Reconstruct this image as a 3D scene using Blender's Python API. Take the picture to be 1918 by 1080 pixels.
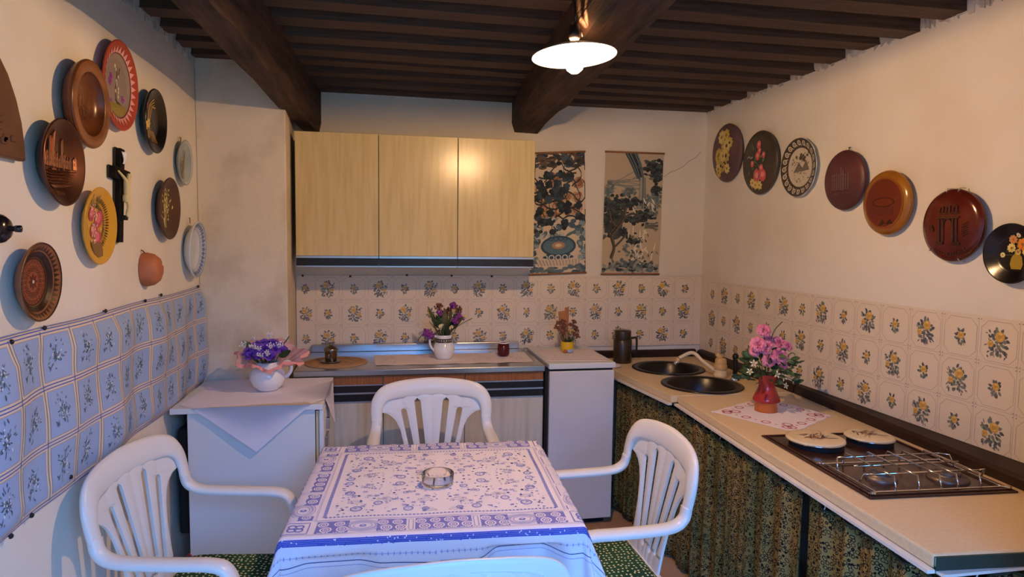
import bpy, bmesh, math, random
import numpy as np
from mathutils import Vector, Matrix
from mathutils.geometry import tessellate_polygon

for _o in list(bpy.data.objects):
    bpy.data.objects.remove(_o)
SC = bpy.context.scene
COL = SC.collection
PI = math.pi
random.seed(7)

# ------------------------------------------------------------------ camera
F_PX, CX, CY = 1227.0, 959.0, 540.0
CAM_H = 1.52
def _axes(v1=(725, 445), v2=(7400, 530)):
    dy = np.array([v1[0]-CX, v1[1]-CY, F_PX]); dy /= np.linalg.norm(dy)
    dx = np.array([v2[0]-CX, v2[1]-CY, F_PX]); dx -= dx.dot(dy)*dy; dx /= np.linalg.norm(dx)
    dz = np.cross(dx, dy)
    if dz[1] > 0:
        dz = -dz
    return np.stack([dx, dy, dz])
AX = _axes()
def on(px, py, axis, val):
    """pixel of the photograph -> point on the plane axis = val"""
    d = AX @ np.array([px-CX, py-CY, F_PX])
    o = np.array([0, 0, CAM_H])
    return o + d*(val-o[axis])/d[axis]
cam_d = bpy.data.cameras.new('camera')
cam = bpy.data.objects.new('camera', cam_d); COL.objects.link(cam)
cam_d.sensor_width = 36.0; cam_d.lens = 36.0*F_PX/1918.0; cam_d.clip_start = 0.02
_r, _d, _f = AX[:, 0], AX[:, 1], AX[:, 2]
cam.matrix_world = Matrix(((_r[0], -_d[0], -_f[0], 0), (_r[1], -_d[1], -_f[1], 0), (_r[2], -_d[2], -_f[2], CAM_H), (0, 0, 0, 1)))
SC.camera = cam

# ------------------------------------------------------------------ world, exposure
SC.view_settings.view_transform = 'Standard'
SC.view_settings.look = 'None'
SC.view_settings.gamma = 1.0
SC.view_settings.use_curve_mapping = False
SC.view_settings.exposure = 0.0
W = bpy.data.worlds.new('sky'); SC.world = W; W.use_nodes = True
W.node_tree.nodes['Background'].inputs[0].default_value = (0.11, 0.36, 1.0, 1)
W.node_tree.nodes['Background'].inputs[1].default_value = 20.0
SC.cycles.max_bounces = 8; SC.cycles.diffuse_bounces = 5
SC.cycles.use_denoising = True
LAMP_WATTS = 58.0

# room numbers (metres)
XL, XR, YB, YF, ZC = -0.86, 1.96, 3.85, -0.25, 2.32
PIL_Y = 3.26
ADDED_DOOR = (-0.20, 0.95, 2.12)          # unseen doorway behind the photographer, added to shape the daylight: x0, x1, height
_pd = bpy.data.lights.new('added_door_portal', 'AREA'); _pd.shape = 'RECTANGLE'
_pd.size = ADDED_DOOR[1]-ADDED_DOOR[0]; _pd.size_y = ADDED_DOOR[2]; _pd.cycles.is_portal = True
_po = bpy.data.objects.new('added_door_portal', _pd); COL.objects.link(_po)
_po.location = ((ADDED_DOOR[0]+ADDED_DOOR[1])/2, YF-0.05, ADDED_DOOR[2]/2); _po.rotation_euler = (PI/2, 0, 0)

# ------------------------------------------------------------------ helpers
def S(r, g, b):
    f = lambda c: (c/255/12.92) if c <= 10 else ((c/255+0.055)/1.055)**2.4
    return (f(r), f(g), f(b), 1.0)

MATS = {}
def mat(name, col, rough=0.6, metal=0.0, spec=0.5, col2=None, nscale=8.0, ndetail=4.0, stretch=(1, 1, 1), bump=0.0, bscale=40.0,
        coat=0.0, trans=0.0, alpha=1.0, ior=1.45, lo=0.35, hi=0.65, emit=None, emit_s=0.0, sss=0.0, sheen=0.0, coords='Object', bstretch=None):
    m = bpy.data.materials.new(name); m.use_nodes = True
    nt = m.node_tree; b = nt.nodes['Principled BSDF']
    b.inputs['Base Color'].default_value = col
    b.inputs['Roughness'].default_value = rough
    b.inputs['Metallic'].default_value = metal
    b.inputs['Specular IOR Level'].default_value = spec
    b.inputs['Coat Weight'].default_value = coat
    b.inputs['Coat Roughness'].default_value = 0.12
    b.inputs['Transmission Weight'].default_value = trans
    b.inputs['Alpha'].default_value = alpha
    b.inputs['IOR'].default_value = ior
    if sheen: b.inputs['Sheen Weight'].default_value = sheen
    if emit:
        b.inputs['Emission Color'].default_value = emit; b.inputs['Emission Strength'].default_value = emit_s
    tc = nt.nodes.new('ShaderNodeTexCoord')
    def noise(scale, detail, st):
        mp = nt.nodes.new('ShaderNodeMapping'); mp.inputs['Scale'].default_value = st
        nz = nt.nodes.new('ShaderNodeTexNoise'); nz.inputs['Scale'].default_value = scale; nz.inputs['Detail'].default_value = detail
        nt.links.new(tc.outputs[coords], mp.inputs['Vector']); nt.links.new(mp.outputs[0], nz.inputs['Vector'])
        return nz.outputs['Fac']
    if col2 is not None:
        rp = nt.nodes.new('ShaderNodeValToRGB')
        rp.color_ramp.elements[0].position = lo; rp.color_ramp.elements[0].color = col
        rp.color_ramp.elements[1].position = hi; rp.color_ramp.elements[1].color = col2
        nt.links.new(noise(nscale, ndetail, stretch), rp.inputs[0]); nt.links.new(rp.outputs[0], b.inputs['Base Color'])
    if bump:
        bp = nt.nodes.new('ShaderNodeBump'); bp.inputs['Strength'].default_value = bump; bp.inputs['Distance'].default_value = 0.01
        nt.links.new(noise(bscale, 5.0, bstretch or stretch), bp.inputs['Height']); nt.links.new(bp.outputs[0], b.inputs['Normal'])
    MATS[name] = m
    return m

def print_mat(name, rough=0.5, coat=0.0, bump=0.0, bscale=60, metal=0.0):
    m = mat(name, (1, 1, 1, 1), rough, coat=coat, bump=bump, bscale=bscale, metal=metal)
    nt = m.node_tree; a = nt.nodes.new('ShaderNodeVertexColor'); a.layer_name = 'Col'
    nt.links.new(a.outputs['Color'], nt.nodes['Principled BSDF'].inputs['Base Color'])
    return m

class MB:
    """collects faces of ONE mesh object"""
    def __init__(self):
        self.v = []; self.f = []; self.c = []; self.smooth = []
    def add(self, vs, fs, col=None, smooth=False):
        o = len(self.v); self.v.extend([tuple(p) for p in vs])
        for f in fs:
            self.f.append([i+o for i in f]); self.c.append(col); self.smooth.append(smooth)
        return self
    def box(self, a, b, col=None, M=None):
        x0, y0, z0 = a; x1, y1, z1 = b
        vs = [(x0,y0,z0),(x1,y0,z0),(x1,y1,z0),(x0,y1,z0),(x0,y0,z1),(x1,y0,z1),(x1,y1,z1),(x0,y1,z1)]
        if M: vs = [M @ Vector(p) for p in vs]
        return self.add(vs, [(0,3,2,1),(4,5,6,7),(0,1,5,4),(1,2,6,5),(2,3,7,6),(3,0,4,7)], col)
    def lathe(self, prof, n=40, M=None, col=None, sx=1.0, sy=1.0, warp=None):
        vs = []; fs = []
        for (r, z) in prof:
            for k in range(n):
                a = 2*PI*k/n; rr = r*(warp(a, z) if warp else 1.0)
                p = Vector((rr*math.cos(a)*sx, rr*math.sin(a)*sy, z)); vs.append(M @ p if M else p)
        for i in range(len(prof)-1):
            for k in range(n):
                fs.append((i*n+k, i*n+(k+1) % n, (i+1)*n+(k+1) % n, (i+1)*n+k))
        return self.add(vs, fs, col, True)
    def tube(self, pts, r, n=8, col=None, closed=False, cap=True, rs=None):
        P = [Vector(p) for p in pts]; vs = []; fs = []; N = len(P)
        up = None
        for i, p in enumerate(P):
            if closed: t = P[(i+1) % N]-P[i-1]
            else: t = P[min(i+1, N-1)]-P[max(i-1, 0)]
            t = t.normalized() if t.length > 1e-9 else Vector((0, 0, 1))
            if up is None:
                up = Vector((0, 0, 1)) if abs(t.z) < .9 else Vector((1, 0, 0))
            a = (up - t*up.dot(t))
            if a.length < 1e-6: a = t.orthogonal()
            a.normalize(); b = t.cross(a); up = a
            rr = rs[i] if rs else r
            for k in range(n):
                g = 2*PI*k/n; vs.append(p + a*rr*math.cos(g) + b*rr*math.sin(g))
        for i in range(N if closed else N-1):
            j = (i+1) % N
            for k in range(n):
                fs.append((i*n+k, i*n+(k+1) % n, j*n+(k+1) % n, j*n+k))
        if cap and not closed:
            fs.append(tuple(range(n))[::-1]); fs.append(tuple((N-1)*n+k for k in range(n)))
        return self.add(vs, fs, col, True)
    def grid(self, fn, nu, nv, col=None, smooth=True):
        vs = [fn(i/nu, j/nv) for j in range(nv+1) for i in range(nu+1)]
        fs = [(j*(nu+1)+i, j*(nu+1)+i+1, (j+1)*(nu+1)+i+1, (j+1)*(nu+1)+i) for j in range(nv) for i in range(nu)]
        return self.add(vs, fs, col, smooth)
    def prism(self, poly, h0, h1, fn, col=None):
        """polygon (u, v) extruded from h0 to h1 through mapper fn(u, v, h)"""
        n = len(poly)
        vs = [fn(u, v, h0) for u, v in poly]+[fn(u, v, h1) for u, v in poly]
        fs = [tuple(range(n, 2*n)), tuple(range(n))[::-1]]+[(i, (i+1) % n, n+(i+1) % n, n+i) for i in range(n)]
        return self.add(vs, fs, col)
    def sphere(self, c, r, n=12, m=8, col=None, sc=(1, 1, 1)):
        prof = [(max(1e-4, r*math.sin(PI*i/m)), -r*math.cos(PI*i/m)) for i in range(m+1)]
        return self.lathe(prof, n, Matrix.Translation(c) @ Matrix.Diagonal((*sc, 1)), col)
    def mesh(self, name, m, weld=False):
        me = bpy.data.meshes.new(name)
        me.from_pydata(self.v, [], self.f)
        me.polygons.foreach_set('use_smooth', self.smooth)
        if any(c is not None for c in self.c):
            at = me.color_attributes.new('Col', 'FLOAT_COLOR', 'CORNER')
            arr = []
            for f, c in zip(self.f, self.c):
                arr.extend((c or (1, 1, 1, 1))*len(f))
            at.data.foreach_set('color', arr)
        if m: me.materials.append(m if not isinstance(m, str) else MATS[m])
        if weld:
            bm = bmesh.new(); bm.from_mesh(me); bmesh.ops.remove_doubles(bm, verts=bm.verts, dist=1e-5); bm.to_mesh(me); bm.free()
        me.update()
        return me
    def build(self, name, m, parent=None, weld=False, bevel=0.0, solid=0.0, sub=0, seg=2):
        o = bpy.data.objects.new(name, self.mesh(name, m, weld)); COL.objects.link(o)
        if parent: o.parent = parent
        if solid:
            s = o.modifiers.new('thickness', 'SOLIDIFY'); s.thickness = solid; s.offset = 0
        if bevel:
            s = o.modifiers.new('bevel', 'BEVEL'); s.width = bevel; s.segments = seg; s.limit_method = 'ANGLE'; s.angle_limit = 0.6
            s.harden_normals = False
        if sub:
            s = o.modifiers.new('smooth', 'SUBSURF'); s.levels = sub; s.render_levels = sub
        return o

def tag(o, label=None, cat=None, group=None, kind=None):
    if label: o['label'] = label
    if cat: o['category'] = cat
    if group: o['group'] = group
    if kind: o['kind'] = kind
    return o
def thing(name, label, cat, loc=(0, 0, 0), rz=0.0, group=None, M=None):
    o = bpy.data.objects.new(name, None); COL.objects.link(o); o.empty_display_size = 0.05
    o.location = loc; o.rotation_euler = (0, 0, rz)
    if M is not None: o.matrix_world = M
    return tag(o, label, cat, group)
def copy_tree(o, parent=None):
    c = o.copy(); COL.objects.link(c); c.parent = parent
    for ch in list(o.children): copy_tree(ch, c)
    return c
def inst(name, me, parent, M):
    o = bpy.data.objects.new(name, me); COL.objects.link(o); o.parent = parent; o.matrix_local = M
    return o
def place(loc, direction, roll=0.0, s=1.0):
    """matrix whose local +Z points along direction"""
    q = Vector(direction).to_track_quat('Z', 'Y')
    return Matrix.Translation(loc) @ q.to_matrix().to_4x4() @ Matrix.Rotation(roll, 4, 'Z') @ Matrix.Scale(s, 4)
def catmull(P, n=8, closed=False):
    P = [np.array(p, float) for p in P]; N = len(P); out = []
    for i in range(N if closed else N-1):
        g = lambda k: P[k % N] if closed else P[min(max(k, 0), N-1)]
        a, b, c, d = g(i-1), g(i), g(i+1), g(i+2)
        for k in range(n):
            t = k/n
            out.append(tuple(0.5*(2*b+(c-a)*t+(2*a-5*b+4*c-d)*t*t+(3*b-a-3*c+d)*t**3)))
    if not closed: out.append(tuple(P[-1]))
    return out

class Print:
    """flat printed shapes laid on a surface; fn(u, v, h) -> point"""
    def __init__(self, fn, h0=0.0003, dh=0.00022):
        self.fn = fn; self.mb = MB(); self.h0 = h0; self.dh = dh
    def poly(self, pts, col, l=0):
        h = self.h0+self.dh*l
        self.mb.add([self.fn(u, v, h) for u, v in pts], [tuple(range(len(pts)))], col)
    def ell(self, c, rx, ry, col, l=0, rot=0.0, n=12):
        ca, sa = math.cos(rot), math.sin(rot)
        self.poly([(c[0]+rx*math.cos(t)*ca-ry*math.sin(t)*sa, c[1]+rx*math.cos(t)*sa+ry*math.sin(t)*ca) for t in [2*PI*k/n for k in range(n)]], col, l)
    def ring(self, c, r0, r1, col, l=0, n=24, a0=0.0, a1=2*PI, sy=1.0, wav=0.0, nw=8):
        h = self.h0+self.dh*l; vs = []
        for k in range(n+1):
            a = a0+(a1-a0)*k/n; w = 1+wav*math.cos(nw*a)
            for r in (r0*w, r1*w): vs.append(self.fn(c[0]+r*math.cos(a), c[1]+r*math.sin(a)*sy, h))
        self.mb.add(vs, [(2*k, 2*k+1, 2*k+3, 2*k+2) for k in range(n)], col)
    def leaf(self, p, ang, L, w, col, l=0):
        ca, sa = math.cos(ang), math.sin(ang)
        pts = [(0, 0), (.25, .8), (.5, 1), (.78, .6), (1, 0), (.78, -.6), (.5, -1), (.25, -.8)]
        self.poly([(p[0]+a*L*ca-b*w/2*sa, p[1]+a*L*sa+b*w/2*ca) for a, b in pts], col, l)
    def line(self, pts, w, col, l=0, step=0.0, closed=False):
        if closed: pts = list(pts)+[pts[0]]
        if step:
            q = [pts[0]]
            for a, b in zip(pts, pts[1:]):
                n = max(1, int(math.hypot(b[0]-a[0], b[1]-a[1])/step))
                q += [(a[0]+(b[0]-a[0])*k/n, a[1]+(b[1]-a[1])*k/n) for k in range(1, n+1)]
            pts = q
        h = self.h0+self.dh*l; vs = []; n = len(pts)
        for i, p in enumerate(pts):
            a = pts[max(i-1, 0)]; b = pts[min(i+1, n-1)]
            dx, dy = b[0]-a[0], b[1]-a[1]; L = math.hypot(dx, dy) or 1
            ox, oy = -dy/L*w/2, dx/L*w/2
            vs += [self.fn(p[0]+ox, p[1]+oy, h), self.fn(p[0]-ox, p[1]-oy, h)]
        self.mb.add(vs, [(2*i, 2*i+1, 2*i+3, 2*i+2) for i in range(n-1)], col)
    def rect(self, u0, v0, u1, v1, col, l=0, step=0.0):
        if not step:
            self.poly([(u0, v0), (u1, v0), (u1, v1), (u0, v1)], col, l); return
        nu = max(1, int(abs(u1-u0)/step)); nv = max(1, int(abs(v1-v0)/step)); h = self.h0+self.dh*l
        self.mb.grid(lambda a, b: self.fn(u0+(u1-u0)*a, v0+(v1-v0)*b, h), nu, nv, col, True)
    def build(self, name, m, parent=None, label=None):
        o = self.mb.build(name, m, parent)
        if label: o['label'] = label
        return o

# ------------------------------------------------------------------ materials
mat('plaster', S(236, 228, 214), 0.92, spec=0.2, col2=S(222, 208, 186), nscale=2.2, lo=.45, hi=.85, bump=0.25, bscale=14)
mat('plaster_rough', S(228, 214, 192), 0.95, spec=0.15, col2=S(196, 180, 152), nscale=5, lo=.48, hi=.8, bump=0.5, bscale=22)
mat('dark_wood', S(92, 70, 57), 0.7, spec=0.3, col2=S(74, 56, 46), nscale=5, stretch=(1.2, 20, 20), bump=0.15, bscale=6)
mat('dark_board', S(30, 22, 19), 0.8, spec=0.2, col2=S(18, 13, 12), nscale=5, stretch=(1, 10, 10))
mat('beam_wood', S(84, 60, 47), 0.75, spec=0.3, col2=S(50, 36, 30), nscale=4, stretch=(10, 1, 10), bump=0.5, bscale=8)
mat('floor_tile', S(196, 158, 122), 0.45, col2=S(178, 138, 104), nscale=3)
mat('grout', S(205, 190, 168), 0.9)
mat('laminate', S(222, 200, 148), 0.22, spec=0.5, col2=S(208, 184, 128), nscale=5, ndetail=6, stretch=(9, 9, .7), lo=.42, hi=.72, bump=0.03, bscale=60)
mat('laminate_grey', S(214, 204, 184), 0.4, col2=S(196, 184, 162), nscale=5, ndetail=6, stretch=(9, 9, .7), lo=.42, hi=.72)
mat('fascia_wood', S(166, 104, 52), 0.45, col2=S(132, 78, 36), nscale=6, stretch=(20, 20, 1))
mat('black_plastic', S(26, 22, 22), 0.35)
mat('black_matt', S(18, 16, 16), 0.8)
mat('aluminium', S(200, 200, 205), 0.3, metal=1.0)
mat('steel', S(190, 188, 186), 0.28, metal=1.0, bump=0.02, bscale=200, stretch=(1, 30, 30))
mat('chrome', S(225, 225, 228), 0.08, metal=1.0)
mat('pewter', S(140, 130, 120), 0.3, metal=1.0)
mat('white_enamel', S(226, 222, 222), 0.35, col2=S(218, 212, 212), nscale=3)
mat('white_panel', S(226, 226, 224), 0.5)
mat('cream_edge', S(210, 190, 150), 0.55)
mat('chair_plastic', S(236, 232, 226), 0.32, spec=0.5)
mat('worktop', S(228, 202, 160), 0.42, col2=S(222, 194, 150), nscale=90, bump=0.03, bscale=300)
mat('worktop_edge', S(232, 222, 208), 0.4)
mat('brown_strip', S(40, 25, 19), 0.5, spec=0.3)
mat('sink_black', S(24, 17, 14), 0.3, spec=0.4)
mat('hob_brown', S(62, 36, 25), 0.2, spec=0.6)
mat('burner_grey', S(118, 104, 92), 0.45, metal=0.6)
mat('tap_cream', S(232, 212, 172), 0.3)
mat('tap_beige', S(214, 176, 116), 0.35)
mat('cloth_white', S(236, 226, 232), 0.9, spec=0.1, sheen=0.2, bump=0.15, bscale=30)
mat('cloth_pink', S(242, 230, 230), 0.9, spec=0.1, bump=0.1, bscale=160)
mat('cloth_beige', S(196, 158, 122), 0.9, spec=0.1, col2=S(176, 138, 104), nscale=30)
mat('table_cloth', S(238, 230, 238), 0.9, spec=0.1, bump=0.06, bscale=300)
mat('vinyl_cream', S(232, 216, 192), 0.38, spec=0.45, bump=0.06, bscale=12)
mat('vinyl_blue', S(160, 182, 220), 0.42, spec=0.4)
mat('terracotta', S(186, 112, 74), 0.6, col2=S(172, 98, 62), nscale=8)
mat('porcelain', S(238, 236, 234), 0.12, spec=0.6)
mat('wire', S(70, 58, 50), 0.4, metal=0.8)
mat('white_wire', S(220, 216, 210), 0.5)
mat('black_lacquer', S(20, 16, 18), 0.22, spec=0.6)
mat('brown_clay', S(92, 62, 46), 0.5, col2=S(74, 48, 38), nscale=6)
mat('purple_grey_clay', S(112, 84, 84), 0.6, col2=S(96, 72, 74), nscale=6)
mat('dark_green_grey', S(64, 58, 50), 0.4, col2=S(84, 70, 60), nscale=5)
mat('plum_clay', S(96, 52, 52), 0.45, col2=S(74, 42, 46), nscale=5)
mat('amber_glaze', S(168, 116, 40), 0.18, col2=S(140, 84, 32), nscale=5, spec=.6)
mat('rust_glaze', S(100, 34, 22), 0.16, col2=S(72, 24, 18), nscale=6, spec=.6)
mat('copper', S(112, 70, 50), 0.34, metal=0.7, col2=S(80, 50, 38), nscale=6)
mat('copper_light', S(176, 116, 80), 0.3, metal=0.8)
mat('turned_wood', S(124, 70, 36), 0.25, spec=0.5, col2=S(98, 54, 28), nscale=4, stretch=(1, 6, 1))
mat('turned_wood_pale', S(150, 94, 54), 0.35, col2=S(122, 74, 42), nscale=4, stretch=(1, 7, 1))
mat('carved_wood', S(112, 72, 48), 0.5, col2=S(92, 58, 40), nscale=7)
mat('red_plate', S(176, 70, 50), 0.45)
mat('ochre_plate', S(212, 158, 48), 0.3)
mat('blue_white', S(214, 220, 226), 0.2)
mat('grey_glaze', S(150, 160, 156), 0.25, col2=S(176, 182, 178), nscale=9)
mat('ivory', S(226, 206, 150), 0.5)
mat('glass', (1, 1, 1, 1), 0.02, trans=1.0, ior=1.48)
mat('leaf_dark', S(40, 62, 36), 0.55, col2=S(56, 82, 46), nscale=20)
mat('leaf_mid', S(84, 108, 62), 0.55, col2=S(62, 88, 50), nscale=20)
mat('leaf_dry', S(96, 100, 62), 0.7, col2=S(74, 70, 44), nscale=20)
mat('petal_purple', S(128, 74, 200), 0.6, col2=S(98, 52, 172), nscale=30)
mat('petal_magenta', S(142, 62, 150), 0.65)
mat('petal_pink', S(236, 152, 172), 0.6, col2=S(222, 112, 142), nscale=40)
mat('petal_cream', S(238, 220, 170), 0.6)
mat('petal_white', S(240, 236, 236), 0.6)
mat('dried_brown', S(142, 92, 68), 0.8, col2=S(112, 70, 54), nscale=40)
mat('organza', S(222, 168, 176), 0.7, alpha=0.7)
mat('organza_edge', S(234, 150, 138), 0.7)
mat('vase_red', S(166, 46, 40), 0.2, spec=0.6, col2=S(150, 40, 40), nscale=4)
mat('vase_wood', S(190, 102, 48), 0.4)
mat('vase_yellow', S(226, 182, 34), 0.3)
mat('wood_slat', S(184, 124, 76), 0.6, col2=S(160, 102, 60), nscale=5, stretch=(8, 8, 1))
mat('thermos_brown', S(52, 40, 28), 0.3)
mat('cup_maroon', S(80, 20, 26), 0.2)
mat('switch_black', S(30, 24, 26), 0.2, spec=0.6)
mat('red_cord', S(170, 36, 50), 0.6)
mat('ceramic_cover', S(228, 204, 160), 0.2)
mat('green_edge', S(38, 58, 50), 0.5)
mat('paper', S(206, 184, 158), 0.85)
mat('scroll_rod', S(150, 100, 70), 0.6)
mat('plaster_flake', S(216, 206, 196), 0.95, col2=S(180, 168, 156), nscale=20)
mat('ground', S(74, 88, 46), 0.95)
print_mat('print', 0.55)
print_mat('print_gloss', 0.3)
print_mat('print_paper', 0.9)
print_mat('print_vinyl', 0.4)

def dotted_fabric(name, base, base2, dot, scale, thr, ring=None, rough=0.9, rnd=0.9, dim='3D'):
    m = mat(name, base, rough, spec=0.1, col2=base2, nscale=6)
    nt = m.node_tree; b = nt.nodes['Principled BSDF']; src = b.inputs['Base Color'].links[0].from_socket
    tc = nt.nodes.new('ShaderNodeTexCoord'); vo = nt.nodes.new('ShaderNodeTexVoronoi'); vo.voronoi_dimensions = dim; vo.inputs['Scale'].default_value = scale; vo.inputs['Randomness'].default_value = rnd
    nt.links.new(tc.outputs['Object'], vo.inputs['Vector'])
    rp = nt.nodes.new('ShaderNodeValToRGB'); rp.color_ramp.interpolation = 'CONSTANT'
    e = rp.color_ramp.elements
    if ring is None:
        e[0].position = 0; e[0].color = (1, 1, 1, 1); e[1].position = thr; e[1].color = (0, 0, 0, 1)
    else:
        e[0].position = 0; e[0].color = (0, 0, 0, 1); e[1].position = thr; e[1].color = (1, 1, 1, 1)
        k = e.new(ring); k.color = (0, 0, 0, 1)
    nt.links.new(vo.outputs['Distance'], rp.inputs[0])
    mx = nt.nodes.new('ShaderNodeMix'); mx.data_type = 'RGBA'
    nt.links.new(rp.outputs[0], mx.inputs['Factor']); nt.links.new(src, mx.inputs['A']); mx.inputs['B'].default_value = dot
    nt.links.new(mx.outputs['Result'], b.inputs['Base Color'])
    return m
dotted_fabric('cushion_green', S(38, 72, 50), S(28, 58, 42), S(222, 208, 160), 62, .20, rnd=0.55, dim='2D')
dotted_fabric('curtain_green', S(142, 118, 70), S(100, 100, 62), S(28, 26, 22), 82, .34, .52)
# ================================================================== the room
def struct(name, mb, m, parent=None, **k):
    o = mb.build(name, m, parent, **k)
    if parent is None: o['kind'] = 'structure'
    return o
T = 0.12
struct('wall_left', MB().box((XL-T, YF-T, -.08), (XL, YB+T, ZC+.10)), 'plaster')
struct('wall_right', MB().box((XR, YF-T, -.08), (XR+T, YB+T, ZC+.10)), 'plaster')
wb = struct('wall_back', MB().box((XL, YB, -.08), (XR, YB+T, ZC+.10)), 'plaster')
ck = MB(); ck.tube([on(x, y, 1, YB) for x, y in ((1243, 331), (1256, 322), (1268, 318), (1281, 311), (1290, 302), (1304, 295), (1312, 284))], .0009, 4); ck.build('crack', 'dark_board', wb)
fw = MB(); fw.box((XL, YF-T, -.08), (ADDED_DOOR[0], YF, ZC+.10)); fw.box((ADDED_DOOR[1], YF-T, -.08), (XR, YF, ZC+.10)); fw.box((ADDED_DOOR[0], YF-T, ADDED_DOOR[2]), (ADDED_DOOR[1], YF, ZC+.10))
struct('wall_front', fw, 'plaster')
struct('daylight_block_wall', MB().box((1.32, YF, -.08), (XR, 1.05, ZC+.02)), 'plaster')  # unseen wall block, added to keep daylight off the right-hand counter
# chimney-like pier in the back left corner, its right side a little askew
pil = MB(); q = [(XL, PIL_Y), (-.466, PIL_Y), (-.508, YB), (XL, YB)]
pil.prism(q, 0, ZC+.02, lambda u, v, h: (u, v, h))
struct('wall_pier', pil, 'plaster_rough', bevel=.006)
struct('ground_outside', MB().box((-4, -7, -.12), (6, YF-T, -.02)), 'ground')
struct('sky_block_hedge', MB().box((-16, -9.5, -.1), (16, -8, 3.3)), 'leaf_dark')  # unseen hedge, added to block the low sky outside the doorway

fl = struct('floor', MB().box((XL, YF, -.06), (XR, YB, -.004)), 'grout')
tile_me = MB().box((-.160, -.160, -.004), (.160, .160, 0)).mesh('tile', 'floor_tile')
for i in range(9):
    for j in range(14):
        x = XL+.163+i*.326; y = YB-.163-j*.326
        if x+.16 <= XR+.05 and y-.16 >= YF:
            inst('tile', tile_me, fl, Matrix.Translation((x-.05 if i == 8 else x, y, 0)))

# ceiling: boards above, joists across, two heavy skewed beams below
ce = struct('ceiling', MB().box((XL, YF, ZC+.075), (XR, YB, ZC+.13)), 'dark_board')
rng = random.Random(3)
jy = YB-.045; k = 0
while jy > YF:
    j = MB(); w = .052+rng.uniform(-.006, .006); dz = rng.uniform(-.004, .004)
    j.grid(lambda a, b: (XL+(XR-XL)*a, jy+[-w, -w*.96, w*.96, w][int(round(b*3))]+.004*math.sin(a*9+k), ZC+dz+[.075, 0, 0, .075][int(round(b*3))]+.003*math.sin(a*7+k*2)), 24, 3, smooth=False)
    o = j.build('joist', 'dark_wood', ce)
    jy -= .196+rng.uniform(-.012, .012); k += 1
def beam(p0, p1, w0, w1, z0, z1, seed, label):
    r = random.Random(seed); n = 26
    d = Vector((p1[0]-p0[0], p1[1]-p0[1], 0)); s = Vector((d.y, -d.x, 0)).normalized()
    wob = [(r.uniform(-.008, .008), r.uniform(-.006, .006)) for _ in range(n+1)]
    sec = [(-1, 1.0), (-1, .28), (-.80, .02), (.78, 0), (1, .22), (1, 1.0)]
    def fn(a, b):
        i = int(round(a*n)); k = int(round(b*5)); t = a
        w = (w0+(w1-w0)*t)/2; zb = z0+(z1-z0)*t
        c = Vector((p0[0], p0[1], 0))+d*t+s*(sec[k][0]*w+wob[i][0]*(1 if k > 2 else .4))
        c.z = zb+(ZC+.02-zb)*sec[k][1]+wob[i][1]*(1-sec[k][1])
        return c
    m = MB(); m.grid(fn, n, 5, smooth=False)
    m.add([fn(1, k/5) for k in range(6)], [tuple(range(6))])
    o = m.build('beam', 'beam_wood', ce); o['label'] = label
beam((-.60, YF), (-.415, YB), .17, .10, 2.17, 2.10, 5, 'narrow dark beam running to the pier')
beam((.585, YF), (.805, YB), .27, .17, 2.195, 2.145, 8, 'heavy dark beam beside the lamp')
# ragged plaster edge where the joists go into the right and left walls
def ragged(name, x, sgn, y0, y1, seed, dmin, dmax):
    r = random.Random(seed); m = MB(); n = 130
    for i in range(n):
        a = y0+(y1-y0)*i/n; b = y0+(y1-y0)*(i+1)/n
        h0, h1 = r.uniform(dmin, dmax), r.uniform(dmin, dmax); t0, t1 = r.uniform(.003, .012), r.uniform(.003, .012)
        m.add([(x, a, ZC+.04), (x, b, ZC+.04), (x, b, ZC-h1), (x, a, ZC-h0), (x+sgn*t0, a, ZC+.04), (x+sgn*t1, b, ZC+.04), (x+sgn*t1*.5, b, ZC-h1), (x+sgn*t0*.5, a, ZC-h0)],
              [(4, 5, 6, 7), (7, 6, 2, 3), (4, 7, 3, 0), (5, 1, 2, 6)])
    struct(name, m, 'plaster_flake')
ragged('trim_1', XR, -1, 1.2, YB, 4, -.02, .016)
ragged('trim_2', XL, 1, 1.6, PIL_Y, 6, -.015, .035)

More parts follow.
